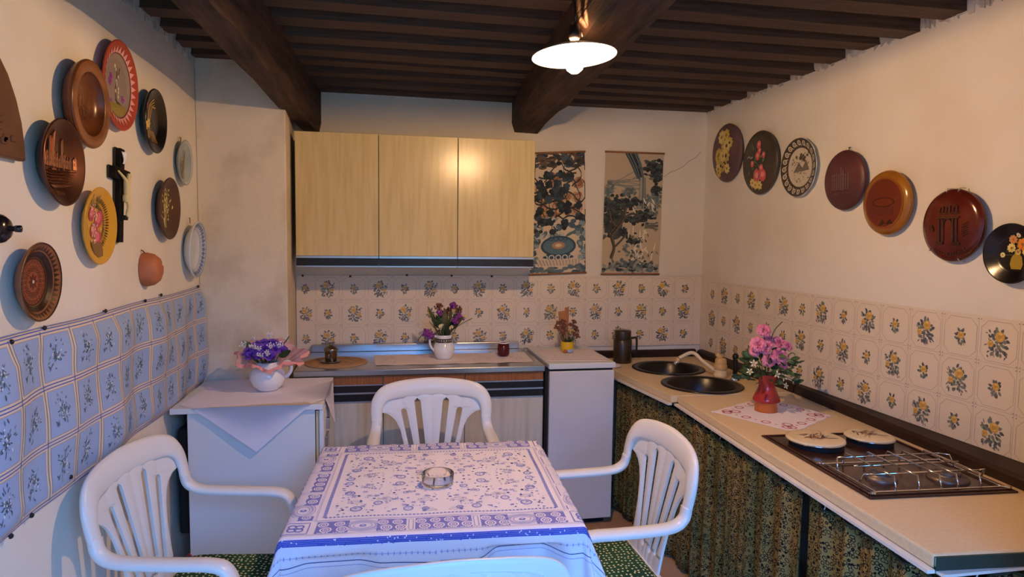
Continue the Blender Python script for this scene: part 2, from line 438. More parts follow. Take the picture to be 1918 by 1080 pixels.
# ------------------------------------------------------------------ printed vinyl wall coverings
GREY = S(150, 128, 132); LEAF1 = S(98, 106, 102); LEAF2 = S(128, 132, 122); LEAF3 = S(84, 88, 100); ROSE = S(220, 174, 84); ROSE2 = S(190, 132, 56); ROSEL = S(236, 204, 130)
def bouquet(P, cx, cy, s, big, rng):
    R = lambda a, b: rng.uniform(a, b)
    if big:
        for k in range(34):
            a = k*2.399; d = math.sqrt((k+.5)/34); x, y = cx+.031*s*d*math.cos(a), cy-.002*s+.041*s*d*math.sin(a)
            P.leaf((x-.006*s*math.cos(a), y-.006*s*math.sin(a)), a+R(-.7, .7), R(.012, .018)*s, R(.008, .012)*s, rng.choice([LEAF1, LEAF2, LEAF2, LEAF3]), k % 3)
        for k in range(18):
            P.leaf((cx+R(-.030, .034)*s, cy+R(-.042, -.004)*s), R(-2.6, -.4), R(.009, .014)*s, R(.003, .005)*s, rng.choice([LEAF1, LEAF3, GREY]), 3)
        for k in range(7):
            P.leaf((cx+.024*s+R(0, .010)*s, cy+R(.0, .026)*s), R(.2, 1.4), .010*s, .003*s, LEAF1, 3)
        roses = [(cx-.006*s, cy+.016*s, .0155), (cx+.023*s, cy-.008*s, .0100)]
    else:
        for k in range(16):
            a = k*2.399; d = math.sqrt((k+.5)/16); x, y = cx+.019*s*d*math.cos(a), cy-.002*s+.023*s*d*math.sin(a)
            P.leaf((x-.004*s*math.cos(a), y-.004*s*math.sin(a)), a+R(-.6, .6), R(.012, .017)*s, R(.008, .011)*s, rng.choice([LEAF1, LEAF2, LEAF3]), k % 3)
        for k in range(6):
            P.leaf((cx+R(-.012, .012)*s, cy-.018*s), R(-2.3, -.8), .014*s, .003*s, LEAF2, 1)
        roses = [(cx-.002*s, cy+.003*s, .0125)]
    for (x, y, r) in roses:
        r *= s
        P.ell((x, y), r, r*1.02, ROSE, 4, n=11)
        for k in range(5):
            a = k*1.256+.4; P.ell((x+r*.5*math.cos(a), y+r*.5*math.sin(a)), r*.42, r*.32, ROSEL if k % 2 else ROSE, 5, a+1.5, 7)
        P.ring((x, y), r*.30, r*.42, ROSE2, 6, 9); P.ell((x, y), r*.15, r*.15, ROSE2, 6, n=6)
        P.ring((x+r*.1, y-r*.1), r*.66, r*.74, ROSE2, 6, 9, 3.4, 6.0)
def tile_frame(P, u0, v0, u1, v1, step=0.0):
    i = .0085; c = .024
    a0, b0, a1, b1 = u0+i, v0+i, u1-i, v1-i
    pts = []
    for (x, y, s0) in ((a1, b1, 0), (a0, b1, 1), (a0, b0, 2), (a1, b0, 3)):
        ox = -1 if x == a1 else 1; oy = -1 if y == b1 else 1
        arc = [(x+ox*(c*(1-math.cos(t))*.55), y+oy*c*(1-math.sin(t))*.55) for t in ()]
        e0 = (x, y+oy*c); e1 = (x+ox*c, y); mid = (x+ox*c*.52, y+oy*c*.52)
        q0 = (x+ox*c*.18, y+oy*c*.80); q1 = (x+ox*c*.80, y+oy*c*.18)
        pts += [e0, q0, mid, q1, e1] if s0 in (0, 2) else [e1, q1, mid, q0, e0]
    P.line(pts, .0010, GREY, 1, step, closed=True)
    for (x, y) in ((u0+.006, v0+.006), (u1-.006, v0+.006), (u0+.006, v1-.006), (u1-.006, v1-.006)):
        P.ell((x, y), .0019, .0019, S(70, 74, 110), 2, n=6)
        for ox, oy in ((.009, .003), (.003, .009)):
            P.ell((x+ox*(1 if x < (u0+u1)/2 else -1), y+oy*(1 if y < (v0+v1)/2 else -1)), .0009, .0009, GREY, 2, n=4)
    for (x0, y0, x1, y1) in ((u0+.0022, v0, u0+.0022, v1), (u0, v0+.0022, u1, v0+.0022)):
        P.line([(x0, y0), (x1, y1)], .0007, GREY, 0, step)

def wall_cover(name, label, fn, us, vs, phase, umin, umax, vmin, vmax, step=.03, seed=1):
    rng = random.Random(seed)
    root = thing(name, label, 'wallpaper')
    m = MB(); nu = int((umax-umin)/step); nv = max(4, int((vmax-vmin)/step))
    m.grid(lambda a, b: fn(umin+(umax-umin)*a, vmin+(vmax-vmin)*b, 0), nu, nv)
    m.build('vinyl_sheet', 'vinyl_cream', root)
    P = Print(fn)
    for i in range(len(us)-1):
        for j in range(len(vs)-1):
            u0, u1, v0, v1 = us[i], us[i+1], vs[j], vs[j+1]
            if u0 < umin-.002 or u1 > umax+.002: 
                if min(u1, umax)-max(u0, umin) < .08: continue
                u0c, u1c = max(u0, umin+.001), min(u1, umax-.001)
                bouquet(P, (u0c+u1c)/2, (v0+v1)/2, .95, (i+j+phase) % 2 == 0, rng)
                continue
            tile_frame(P, u0, v0, u1, v1)
            bouquet(P, (u0+u1)/2+rng.uniform(-.003, .003), (v0+v1)/2, 1.12 if (i+j+phase) % 2 == 0 else 1.05, (i+j+phase) % 2 == 0, rng)
    o = P.build('printed_roses', 'print_vinyl', root); o['kind'] = 'stuff'
    return root
def back_fn(u, v, h):
    b = .004*math.sin(u*5.1)*math.sin(v*9)+.0025*math.sin(u*13+v*7)
    if v > 1.2 and u > 1.5: b += .012*math.sin((u-1.5)*6.5)*(v-1.2)/.1
    dz = -.012*max(0, (u-1.55))*math.sin((u-1.55)*9)*(v-.87)/.43 if u > 1.55 else 0
    return (u, YB-.008-abs(b)-h, v+dz)
wall_cover('vinyl_backsplash', 'cream vinyl wall covering printed with yellow roses behind the steel worktop', back_fn,
           [.03+.1448*k for k in range(-4, 15)], [.872+.1425*k for k in range(4)], 1, -.503, 1.955, .868, 1.302, seed=11)
def right_fn(u, v, h): return (XR-.004-.0012*(1+math.sin(u*7+v*3))-h, u, v)
wall_cover('vinyl_backsplash', 'cream vinyl wall covering printed with yellow roses along the hob counter wall', right_fn,
           [1.853-.1472*5+.1472*k for k in range(20)], [.832+.1495*k for k in range(4)], 0, 1.12, 3.842, .826, 1.284, seed=12)
# clear film over the rose print
film = MB(); rr = random.Random(4)
fm = mat('clear_film', (1, 1, 1, 1), 0.06, trans=0.0, alpha=0.07, spec=0.9, bump=0.9, bscale=5, bstretch=(1, 1, .6))
film.grid(lambda a, b: (-.495+1.9*a, YB-.0215-.004*math.sin(a*37+b*5)*math.sin(b*6+a*11)-.004*math.sin(a*90*b+3), .918+.355*b-.008*b*math.sin(a*17)), 90, 24)
tag(film.build('plastic_film', fm), 'clear crinkled plastic film over the rose wall covering', 'film')

# blue covering on the left wall, bulging
def left_fn(u, v, h):
    fade = min(1, (1.27-v)/.06)*min(1, max(0, (v-.80)/.05)) if .80 < v < 1.27 else 0
    b = (.007*math.sin(u*11.3+v*2.0)+.006*math.sin(u*19+1.3-v*5)+.004*math.sin(v*21+u*6))*(.35+.65*fade)
    dz = .008*math.sin(u*8.3)*(1 if v < .9 else .4)
    base = .005+.015*min(1, max(0, (1.281-v)/.07))*min(1, max(.2, (v-.81)/.06))
    return (XL+base+b*base/.02+h, u, v+dz*.6)
root = thing('vinyl_wall_covering', 'pale blue vinyl wall covering printed with grey flowers, bulging off the left wall', 'wallpaper')
m = MB(); m.grid(lambda a, b: left_fn(.9+2.352*a, .830+.449*b, 0), 200, 40)
m.build('vinyl_sheet', 'vinyl_cream', root)
P = Print(left_fn, .0006, .0004); rng = random.Random(21)
us = [1.672-.146*5+.146*k for k in range(17)]; vs = [.838+.1448*k for k in range(4)]
for i in range(len(us)-1):
    for j in range(3):
        u0, u1, v0, v1 = us[i]+.012, min(us[i+1]-.012, 3.245), vs[j]+.012, vs[j+1]-.012
        if u1-u0 < .03 or u0 < .9: continue
        P.rect(u0, v0, u1, v1, S(158, 182, 222), 0, .012)
        P.line([(u0, v0), (u1, v0), (u1, v1), (u0, v1)], .0014, S(172, 150, 140), 1, .012, True)
        cx, cy = (u0+u1)/2, (v0+v1)/2
        for k in range(46):
            a = rng.uniform(0, 2*PI); d = abs(rng.gauss(0, .55)); d = min(d, 1)
            P.leaf((cx+.030*d*math.cos(a), cy+.002+.042*d*math.sin(a)), rng.choice([a, rng.uniform(0, 6)]), rng.uniform(.008, .016), rng.uniform(.003, .0055), rng.choice([S(84, 104, 116), S(108, 128, 140), S(70, 86, 100), S(128, 146, 160)]), 1+k % 2)
        for k in range(9):
            P.ell((cx+rng.gauss(0, .012), cy+rng.gauss(.004, .016)), .003, .003, S(222, 228, 236), 3, n=6)
        P.leaf((cx-.034, cy-.036), .9, .022, .004, S(84, 104, 116), 2); P.leaf((cx-.038, cy-.020), -.8, .018, .004, S(84, 104, 116), 2)
for i in range(len(us)):
    if .9 < us[i] < 3.24: P.line([(us[i], vs[0]), (us[i], vs[3])], .0032, S(150, 138, 150), 1, .012)
for j in range(4):
    for o in (-.0042, .0042): P.line([(.9, vs[j]+o), (3.245, vs[j]+o)], .0026, S(70, 96, 190), 2, .012)
P.line([(.9, vs[3]+.0115), (3.245, vs[3]+.0115)], .002, S(120, 140, 205), 2, .012)
o = P.build('printed_tiles', 'print_vinyl', root); o['kind'] = 'stuff'
# drawing pins
pm = MB(); pm.lathe([(.0001, .006), (.004, .0055), (.006, .003), (.0065, 0), (.002, 0), (.0015, -.012), (.0001, -.013)], 12)
pin_me = pm.mesh('drawing_pin', 'black_plastic')
for (x, y) in ((20, 640), (85, 614), (198, 582), (273, 563), (302, 552), (371, 536), (128, 893), (54, 965), (13, 1004)):
    p = on(x, y, 0, XL+.026); p = on(x, y, 0, XL+.008); p[0] = left_fn(p[1], min(max(p[2], .82), 1.279), 0)[0]+.0005
    o = bpy.data.objects.new('drawing_pin', pin_me); COL.objects.link(o); o.matrix_world = place(p, (1, 0, 0))
    tag(o, 'dark drawing pin holding the blue wall covering', 'pin', 'pins in the blue wall covering')
for (x, y) in ((567, 516), (656, 517), (762, 515), (846, 516), (921, 517)):
    p = on(x, y, 1, YB-.010)
    p[1] = back_fn(p[0], p[2], 0)[1]-.001
    o = bpy.data.objects.new('drawing_pin', pin_me); COL.objects.link(o); o.matrix_world = place(p, (0, -1, 0))
    tag(o, 'dark drawing pin at the top of the rose wall covering', 'pin', 'pins in the rose wall covering')

# ------------------------------------------------------------------ wall cupboards
UY, U0, U1, UZ0, UZ1 = 3.53, -.463, .795, 1.365, 2.056
r = thing('wall_cupboard', 'three-door wall cupboard in yellowish wood-grain laminate with black grip strip', 'cabinet', (0, 0, 0))
MB().box((U0+.004, UY+.02, UZ0+.01), (U1-.004, YB-.001, UZ1-.004)).build('carcass', 'laminate_grey', r)
es = [U0, -.043, .373, U1]
for i in range(3):
    a, b = es[i]+.002, es[i+1]-.002
    d = MB().box((a, UY, UZ0+.058), (b, UY+.018, UZ1)).build('door', 'laminate', r, bevel=.0015)
    MB().box((a, UY-.001, UZ0+.046), (b, UY+.016, UZ0+.057)).build('trim_strip', 'aluminium', d)
    MB().box((a, UY+.002, UZ0+.006), (b, UY+.014, UZ0+.046)).build('grip_strip', 'black_plastic', d)
    MB().box((a, UY-.002, UZ0), (b, UY+.014, UZ0+.006)).build('trim_strip', 'aluminium', d)

# base unit with steel top
BY, B0, B1 = 3.275, -.440, .800
r = thing('base_cabinet', 'three-door base cabinet with brown wood fascia and black grip strips', 'cabinet')
MB().box((B0+.004, BY+.02, .02), (B1-.004, YB-.02, .838)).build('carcass', 'laminate_grey', r)
bs = [B0, -.020, .388, B1]
for i in range(3):
    a, b = bs[i]+.002, bs[i+1]-.002
    MB().box((a, BY, .795), (b, BY+.018, .838)).build('fascia', 'fascia_wood', r, bevel=.001)
    for z0, z1, mm, nm in ((.789, .795, 'aluminium', 'trim_strip'), (.755, .789, 'black_plastic', 'grip_strip'), (.747, .755, 'aluminium', 'trim_strip'), (.711, .747, 'black_plastic', 'grip_strip'), (.704, .711, 'aluminium', 'trim_strip')):
        y0 = BY-.002 if mm == 'aluminium' else BY+.003
        MB().box((a, y0, z0), (b, BY+.016, z1)).build(nm, mm, r)
    MB().box((a, BY, .10), (b, BY+.018, .703)).build('door', 'laminate_grey', r, bevel=.0015)
MB().box((B0+.02, BY+.05, 0), (B1-.02, BY+.07, .10)).build('plinth', 'black_matt', r)
st = thing('steel_worktop', 'stainless steel worktop with low back upstand', 'worktop')
s = MB(); s.box((B0-.006, BY-.015, .840), (B1+.004, YB-.022, .871)); s.build('top', 'steel', st, bevel=.004)
MB().box((B0+.02, YB-.055, .871), (B1-.03, YB-.022, .912)).build('upstand', 'steel', st, bevel=.003)

# small white refrigerator
r = thing('small_refrigerator', 'narrow white refrigerator between the steel worktop and the corner counter', 'refrigerator')
FX0, FX1, FY = .828, 1.182, 3.262
MB().box((FX0+.004, FY+.02, .03), (FX1-.004, 3.80, .832)).build('body', 'white_enamel', r, bevel=.004)
MB().box((FX0, FY, .035), (FX1, FY+.03, .838)).build('door', 'white_enamel', r, bevel=.006)
MB().box((FX0-.006, FY-.008, .850), (FX1+.004, 3.80, .880)).build('top', 'white_panel', r, bevel=.005)
MB().box((FX0+.01, FY+.012, .836), (FX1-.008, 3.78, .852)).build('gap_strip', 'black_matt', r)
MB().box((FX0+.03, FY+.04, 0), (FX1-.03, 3.7, .04)).build('base', 'black_matt', r)
# dark filler strip between cabinet and refrigerator
MB().box((.806, FY+.004, 0), (.820, 3.8, .845)).build('filler_panel', 'black_matt', r)

# ------------------------------------------------------------------ corner counter
CZ = .80
def worktop(name, label, outline, holes, edge_seg, m='worktop'):
    root = thing(name, label, 'worktop')
    loops = [outline]+holes
    tri = tessellate_polygon([[Vector((x, y, 0)) for x, y in L] for L in loops])
    pts = [p for L in loops for p in L]
    mb = MB(); n = len(pts)
    mb.add([(x, y, CZ) for x, y in pts]+[(x, y, CZ-.034) for x, y in pts], [t for t in tri]+[tuple(i+n for i in t[::-1]) for t in tri])
    o = 0
    for L in loops:
        k = len(L)
        for i in range(k):
            a, b = o+i, o+(i+1) % k
            mb.add([mb.v[a], mb.v[b], (pts[b][0], pts[b][1], CZ-.034), (pts[a][0], pts[a][1], CZ-.034)], [(0, 1, 2, 3)])
        o += k
    top = mb.build('top', m, root, weld=True)
    bm = bmesh.new(); bm.from_mesh(top.data); bmesh.ops.recalc_face_normals(bm, faces=bm.faces); bm.to_mesh(top.data); bm.free()
    bv = top.modifiers.new('bevel', 'BEVEL'); bv.width = .009; bv.segments = 3; bv.limit_method = 'ANGLE'; bv.angle_limit = 0.8
    for (p, q) in edge_seg:
        d = Vector((q[0]-p[0], q[1]-p[1], 0)); nrm = Vector((d.y, -d.x, 0)).normalized()
        e = MB(); a = Vector((p[0], p[1], 0))-nrm*.004; b = a+d
        e.add([(a.x, a.y, CZ-.044), (b.x, b.y, CZ-.044), (b.x, b.y, CZ-.035), (a.x, a.y, CZ-.035)]+[(v.x+nrm.x*.02, v.y+nrm.y*.02, z) for z in (CZ-.044, CZ-.035) for v in ((a, b) if z < CZ-.04 else (b, a))],
              [(0, 1, 2, 3), (4, 5, 6, 7), (0, 4, 5, 1), (2, 6, 7, 3), (0, 3, 7, 4), (1, 5, 6, 2)])
        e.build('edge_strip', 'worktop_edge', root)
    return root
def circ(cx, cy, r, n=48): return [(cx+r*math.cos(2*PI*k/n), cy-r*math.sin(2*PI*k/n)) for k in range(n)]
SINK1, SINK2, SR = (1.568, 3.445), (1.558, 3.020), .203
# front edge corner points; the nearer piece stands slightly askew
w1 = worktop('corner_worktop', 'cream corner worktop piece holding two round sinks next to the refrigerator', [(1.20, YB-.03), (1.225, 3.60), (1.306, 2.825), (XR-.01, 2.815), (XR-.01, YB-.03)],
        [circ(*SINK1, SR-.02), circ(*SINK2, SR-.02)], [((1.225, 3.60), (1.306, 2.825))])
w2 = worktop('hob_worktop', 'long cream worktop with rounded front edge carrying the hob', [(1.332, 2.815), (1.250, 1.262), (XR-.01, 1.215), (XR-.01, 2.81)], [], [((1.332, 2.815), (1.250, 1.262))])
ec = MB(); ec.add([(1.252, 1.258, CZ-.004), (XR-.01, 1.211, CZ-.004), (XR-.01, 1.211, CZ-.036), (1.252, 1.258, CZ-.036), (1.252, 1.264, CZ-.004), (XR-.01, 1.217, CZ-.004), (XR-.01, 1.217, CZ-.036), (1.252, 1.264, CZ-.036)],
                  [(0, 1, 2, 3), (7, 6, 5, 4), (0, 4, 5, 1), (3, 2, 6, 7)])
ec.build('end_cap', 'green_edge', w2)
MB().box((1.256, 1.240, CZ-.044), (XR-.02, 1.262, CZ-.037)).build('end_strip', 'worktop_edge', w2)
# brown upstand along the walls
u = thing('worktop_upstand', 'dark brown plastic upstand sealing the counter to the walls', 'trim')
def ups(a, b, wa, wb, nrm):
    m = MB(); vs = []
    for p, w in ((a, wa), (b, wb)):
        vs += [(p[0]+nrm[0]*x, p[1]+nrm[1]*x, CZ+z) for x, z in ((0, 0), (0, .028), (.010, .040), (w, .044), (w, 0))]
    m.add(vs, [(i, (i+1) % 5, 5+(i+1) % 5, 5+i) for i in range(5)]+[(4, 3, 2, 1, 0), (5, 6, 7, 8, 9)])
    m.build('strip', 'brown_strip', u)
ups((1.918, 3.80), (1.918, 2.80), .034, .034, (1, 0))
ups((1.918, 2.79), (1.820, 1.225), .034, .132, (1, 0))
ups((1.21, 3.798), (1.915, 3.798), .028, .028, (0, 1))

# sinks
def sink(c, label):
    s = thing('round_sink', label, 'sink', (c[0], c[1], CZ), group='round black sinks')
    b = MB(); b.lathe([(SR, .0), (SR, .005), (SR-.006, .008), (SR-.03, .006), (SR-.036, .0), (SR-.045, -.06), (SR-.075, -.12), (.05, -.135), (.001, -.136)], 56)
    b.build('bowl', 'sink_black', s)
    d = MB(); d.lathe([(.042, -.133), (.042, -.130), (.034, -.129), (.001, -.131)], 24, Matrix.Translation((.02, .06, 0))); dr = d.build('drain', 'chrome', s)
    h = MB()
    for k in range(6):
        h.lathe([(.006, -.1295), (.001, -.1294)], 8, Matrix.Translation((.02+.02*math.cos(k*PI/3), .06+.02*math.sin(k*PI/3), 0)))
    h.build('drain_hole', 'black_matt', dr)
    return s
sink(SINK1, 'round black sink in the corner beside the brown flask')
sink(SINK2, 'round black sink with its drain showing next to the red vase')

# curtains under the counter
def curtain(label, p, z0, z1, seed, amp=.021, n=150, sag=.012, freq=26):
    r = random.Random(seed); ph = [r.uniform(0, 6) for _ in range(4)]
    path = p; L = sum(math.dist(path[i], path[i+1]) for i in range(len(path)-1))
    def along(s):
        for i in range(len(path)-1):
            l = math.dist(path[i], path[i+1])
            if s <= l or i == len(path)-2:
                d = Vector((path[i+1][0]-path[i][0], path[i+1][1]-path[i][1], 0)).normalized()
                return Vector((path[i][0], path[i][1], 0))+d*s, Vector((d.y, -d.x, 0))
            s -= l
    t = thing('curtain', label, 'curtain', group='curtains under the counter')
    def fn(a, b):
        s = a*L
        w = math.sin(s*freq*2.1+ph[0]+.8*math.sin(s*9+ph[1]))*.65+.35*math.sin(s*freq*4.3+ph[2])
        amp_b = amp*(.55+.75*(1-b))
        c, nn = along(s); g = c+nn*(w*amp_b-.004)
        top = z1-sag*abs(math.sin(s*22+ph[3]))
        g.z = z0+(top-z0)*b
        return g
    m = MB(); m.grid(fn, n, 14); m.build('cloth', 'curtain_green', t, solid=.0015)
    h = MB(); h.tube([fn(k/n, 1)+Vector((0, 0, .002)) for k in range(0, n+1)], .004, 5); h.build('hem', 'green_edge', t)
    for k in range(int(L/.085)+1):
        a = min(.985, .015+k*.085/L); g = fn(a, 1)
        hk = MB(); hk.tube([g+Vector((0, 0, -.004)), g+Vector((0, 0, .006)), Vector((g.x+.006, g.y, z1+.012)), Vector((g.x+.014, g.y, z1+.018))], .0016, 5); hk.build('hook', 'white_wire', t)
curtain('dark green flowered curtain hanging from the sink counter down to the floor', [(1.262, 3.42), (1.335, 2.82), (1.292, 1.80)], .02, .735, 3, n=220)
curtain('dark green flowered curtain hanging below the hob at the counter end', [(1.291, 1.783), (1.268, 1.29)], .02, .735, 5, n=80)
curtain('dark green flowered curtain across the short end of the counter', [(1.285, 1.275), (1.93, 1.245)], .02, .735, 9, n=90)
cr = MB(); cr.tube([(1.275, 3.42, .752), (1.350, 2.82, .752), (1.285, 1.30, .752)], .003, 6); tag(cr.build('curtain_wire', 'wire'), 'thin wire under the counter edge carrying the green curtains', 'wire')
# counter frame hidden behind the curtains
fr = thing('counter_stand', 'dark wooden stand carrying the counter behind the curtains', 'stand')
for (x, y) in ((1.44, 1.34), (1.88, 1.34), (1.44, 2.76), (1.88, 2.70), (1.42, 3.74), (1.88, 3.74)):
    MB().box((x-.025, y-.025, 0), (x+.025, y+.025, CZ-.036)).build('leg', 'dark_board', fr)
MB().box((1.42, 1.37, .70), (1.46, 2.73, CZ-.036)).build('rail', 'dark_board', fr)
# ================================================================== lamp
LX, LY, LZ = .574, 2.02, 2.095
lm = thing('pendant_lamp', 'white enamel pendant lamp with a bare glowing bulb under the beams', 'lamp', (LX, LY, LZ))
tilt = Matrix.Rotation(math.radians(-3.2), 4, 'Y') @ Matrix.Rotation(math.radians(-2.0), 4, 'X')
sh = MB(); sh.lathe([(.022, .038), (.028, .036), (.071, .022), (.117, .004), (.1325, -.002), (.1335, -.004), (.1315, -.004), (.116, .001), (.070, .018), (.026, .031), (.022, .032), (.022, .038)], 48, tilt)
mat('lamp_enamel', S(238, 232, 222), 0.3)
sh.build('shade', 'lamp_enamel', lm)
bm_ = MB(); bm_.lathe([(.0005, -.058), (.012, -.055), (.024, -.045), (.031, -.028), (.030, -.010), (.021, .010), (.015, .026), (.014, .034)], 20, tilt)
mat('bulb_glow', S(255, 240, 220), 0.3, alpha=0.3, emit=(1.0, 0.80, 0.55, 1), emit_s=30.0)
bm_.build('bulb', 'bulb_glow', lm)
pl_ = bpy.data.lights.new('filament', 'POINT'); pl_.energy = LAMP_WATTS; pl_.color = (1.0, 0.60, 0.29); pl_.shadow_soft_size = .009
pf = bpy.data.objects.new('filament', pl_); COL.objects.link(pf); pf.parent = lm; pf.location = (0, 0, -.018)
so = MB(); so.lathe([(.0005, .10), (.010, .098), (.016, .088), (.018, .052), (.014, .046), (.0005, .046)], 16); so.build('socket', 'black_plastic', lm)
hk = MB(); hk.tube([(.0, 0, .09), (.012, 0, .085), (.024, 0, .070), (.026, 0, .058)], .0025, 6); hk.build('hook', 'wire', lm)
co = MB(); co.tube([(0, 0, .095), (.001, 0, .13), (-.001, .004, .17), (0, .008, ZC+.08-LZ)], .004, 8); co.build('cord', 'black_plastic', lm)

# ================================================================== table and cloth
TX, TY, TZ, TR = .152, 2.095, .732, math.radians(-3.2)
HX, HY = .400, .378
t = thing('dining_table', 'square dining table hidden under a blue and white cloth', 'table', (TX, TY, 0), TR)
MB().box((-HX, -HY, TZ-.03), (HX, HY, TZ-.001)).build('table_top', 'laminate_grey', t, bevel=.01)
for sx in (-1, 1):
    for sy in (-1, 1):
        MB().box((sx*(HX-.16)-.022, sy*(HY-.16)-.022, 0), (sx*(HX-.16)+.022, sy*(HY-.16)+.022, TZ-.03)).build('leg', 'laminate_grey', t)
spots = [((-.530, 2.085), math.radians(-90-10), 'white plastic armchair facing the table with its back to the blue wall covering', 'green dotted cushion on the chair by the blue wall covering'),
         ((.702, 2.070), math.radians(90+1), 'white plastic armchair facing the table with its back to the green curtain', 'green dotted cushion with a red tie on the chair by the green curtain'),
         ((.197, 2.745), math.radians(180-1), 'white plastic armchair with its back to the base cabinet', 'green dotted cushion on the chair in front of the base cabinet'),
         ((.118, 1.53), math.radians(1.5), 'white plastic armchair on the table side opposite the base cabinet', 'green dotted cushion on the chair opposite the base cabinet')]
def sstep(x): x = min(1, max(0, x)); return x*x*(3-2*x)
def press(p):
    """the hanging cloth is pushed in by the arms and front legs of the chairs"""
    ct, st_ = math.cos(TR), math.sin(TR)
    wx, wy = TX+p.x*ct-p.y*st_, TY+p.x*st_+p.y*ct
    for (c, rz, _a, _b) in spots:
        dx, dy = wx-c[0], wy-c[1]; lx, ly = dx*math.cos(rz)+dy*math.sin(rz), -dx*math.sin(rz)+dy*math.cos(rz)
        need = .214-ly
        if not 0 < need < .16: continue
        w = sstep((.13-abs(abs(lx)-.254))/.07)*sstep((.698-p.z)/.028)
        if p.z < .50: w = max(w, sstep((.36-abs(lx))/.06)*sstep((.50-p.z)/.03))
        wx += -math.sin(rz)*need*w; wy += math.cos(rz)*need*w
    dx, dy = wx-TX, wy-TY
    return Vector((dx*ct+dy*st_, -dx*st_+dy*ct, p.z))
def cloth_pt(u, v):
    dx = max(abs(u)-HX, 0); dy = max(abs(v)-HY, 0); d = math.hypot(dx, dy)
    x = math.copysign(min(abs(u), HX), u); y = math.copysign(min(abs(v), HY), v); z = TZ+.002+.0012*math.sin(u*23)*math.sin(v*19+1)
    if d > 0:
        ex, ey = math.copysign(dx/d, u), math.copysign(dy/d, v); r = .014
        if d < r*PI/2: a = d/r; out, dn = r*math.sin(a), r*(1-math.cos(a))
        else: out, dn = r, r+d-r*PI/2
        s = u*abs(ey)+v*abs(ex)
        k = max(0, d-.02)
        out += k*(.16+.11*math.sin(s*17+(1.3 if v < 0 else 0)+2*(u > 0)))
        corner = 2*abs(ex*ey); out += k*corner*.22
        x += ex*out; y += ey*out; z -= dn*.97
        return press(Vector((x, y, z)))
    return Vector((x, y, z))
def cloth_fn(u, v, h):
    p = cloth_pt(u, v); e = .004
    n = (cloth_pt(u+e, v)-p).cross(cloth_pt(u, v+e)-p)
    n = n.normalized() if n.length > 1e-12 else Vector((0, 0, 1))
    return p+n*h
CU, CV = HX+.27, HY+.27
tc = thing('tablecloth', 'white tablecloth printed with blue medallions and a lacy border', 'tablecloth', (TX, TY, 0), TR)
m = MB(); m.grid(lambda a, b: cloth_pt(-CU+2*CU*a, -CV+2*CV*b), 150, 150); m.build('cloth', 'table_cloth', tc)
P = Print(cloth_fn, .0007, .0004)
BL = S(122, 124, 198); BD = S(76, 86, 178); BP = S(168, 168, 214); NAVY = S(60, 66, 120); WH = S(238, 230, 238)
IX, IY = .332, .272          # dotted field
ocx, ocy = .02, .01
def F(u, v): return (u+ocx, v+ocy)
for s in (-1, 1):
    n = 60
    for k in range(n):
        a = -1+2*(k+.5)/n
        P.ell(F(a*IX, s*IY), .0042, .0036, BL, 1, n=6)
        P.rect(*F(s*IX-.005, a*IY-.0033), *F(s*IX+.005, a*IY+.0018), BL, 1)
for s, w in ((.352, .0012), (.356, .0008)):
    P.line([F(-s, -s+.062), F(s, -s+.062), F(s, s-.062), F(-s, s-.062)], w, BL, 1, .02, True)
rng = random.Random(31)
def medal(u, v, r): 
    P.ring(F(u, v), r*.78, r, BL, 1, 16, wav=.05, nw=9); P.ring(F(u, v), r*.55, r*.6, BP, 1, 14); P.ell(F(u, v), r*.2, r*.2, BP, 1, n=6)
def bird(u, v, s, fl):
    pts = [(0, 0), (.010, .006), (.022, .008), (.034, .003), (.044, .010), (.040, -.001), (.046, -.008), (.030, -.005), (.018, -.009), (.008, -.006), (-.004, -.010)]
    P.line([F(u+x*fl*s, v+y*s) for x, y in pts], .0012, NAVY, 1, closed=True)
    P.line([F(u+x*fl*s, v+y*s) for x, y in ((.008, .010), (.016, .018), (.03, .016))], .0009, BL, 1)
for (u, v, r) in ((.25, .22, .018), (.19, .18, .014), (.10, .23, .015), (.13, .03, .016), (.07, .07, .013), (.28, .10, .016), (.05, .235, .011), (.29, .02, .014), (.11, .11, .009)):
    for su in (-1, 1):
        for sv in (-1, 1): medal(su*u, sv*v, r)
for (u, v, s) in ((.03, .17, 1.0), (.15, .15, 1.0), (.21, .05, .95), (.02, .245, .9), (.24, .17, .9)):
    for su in (-1, 1):
        for sv in (-1, 1): bird(su*u, sv*v, s, su)
for k in range(150):
    u, v = rng.uniform(.01, IX-.02), rng.uniform(.01, IY-.015); r = rng.uniform(.0018, .0055); c = rng.choice([BL, BD, BP, BP, NAVY])
    for su in (-1, 1):
        for sv in (-1, 1): P.ell(F(su*u, sv*v), r, r*rng.uniform(.5, 1), c, 1, n=6)
for k in range(18):
    u, v = rng.uniform(.04, IX-.03), rng.uniform(.03, IY-.03)
    for su in (-1, 1):
        for sv in (-1, 1):
            for q in range(6): P.leaf(F(su*u, sv*v), q*PI/3, .011, .003, BP, 1)
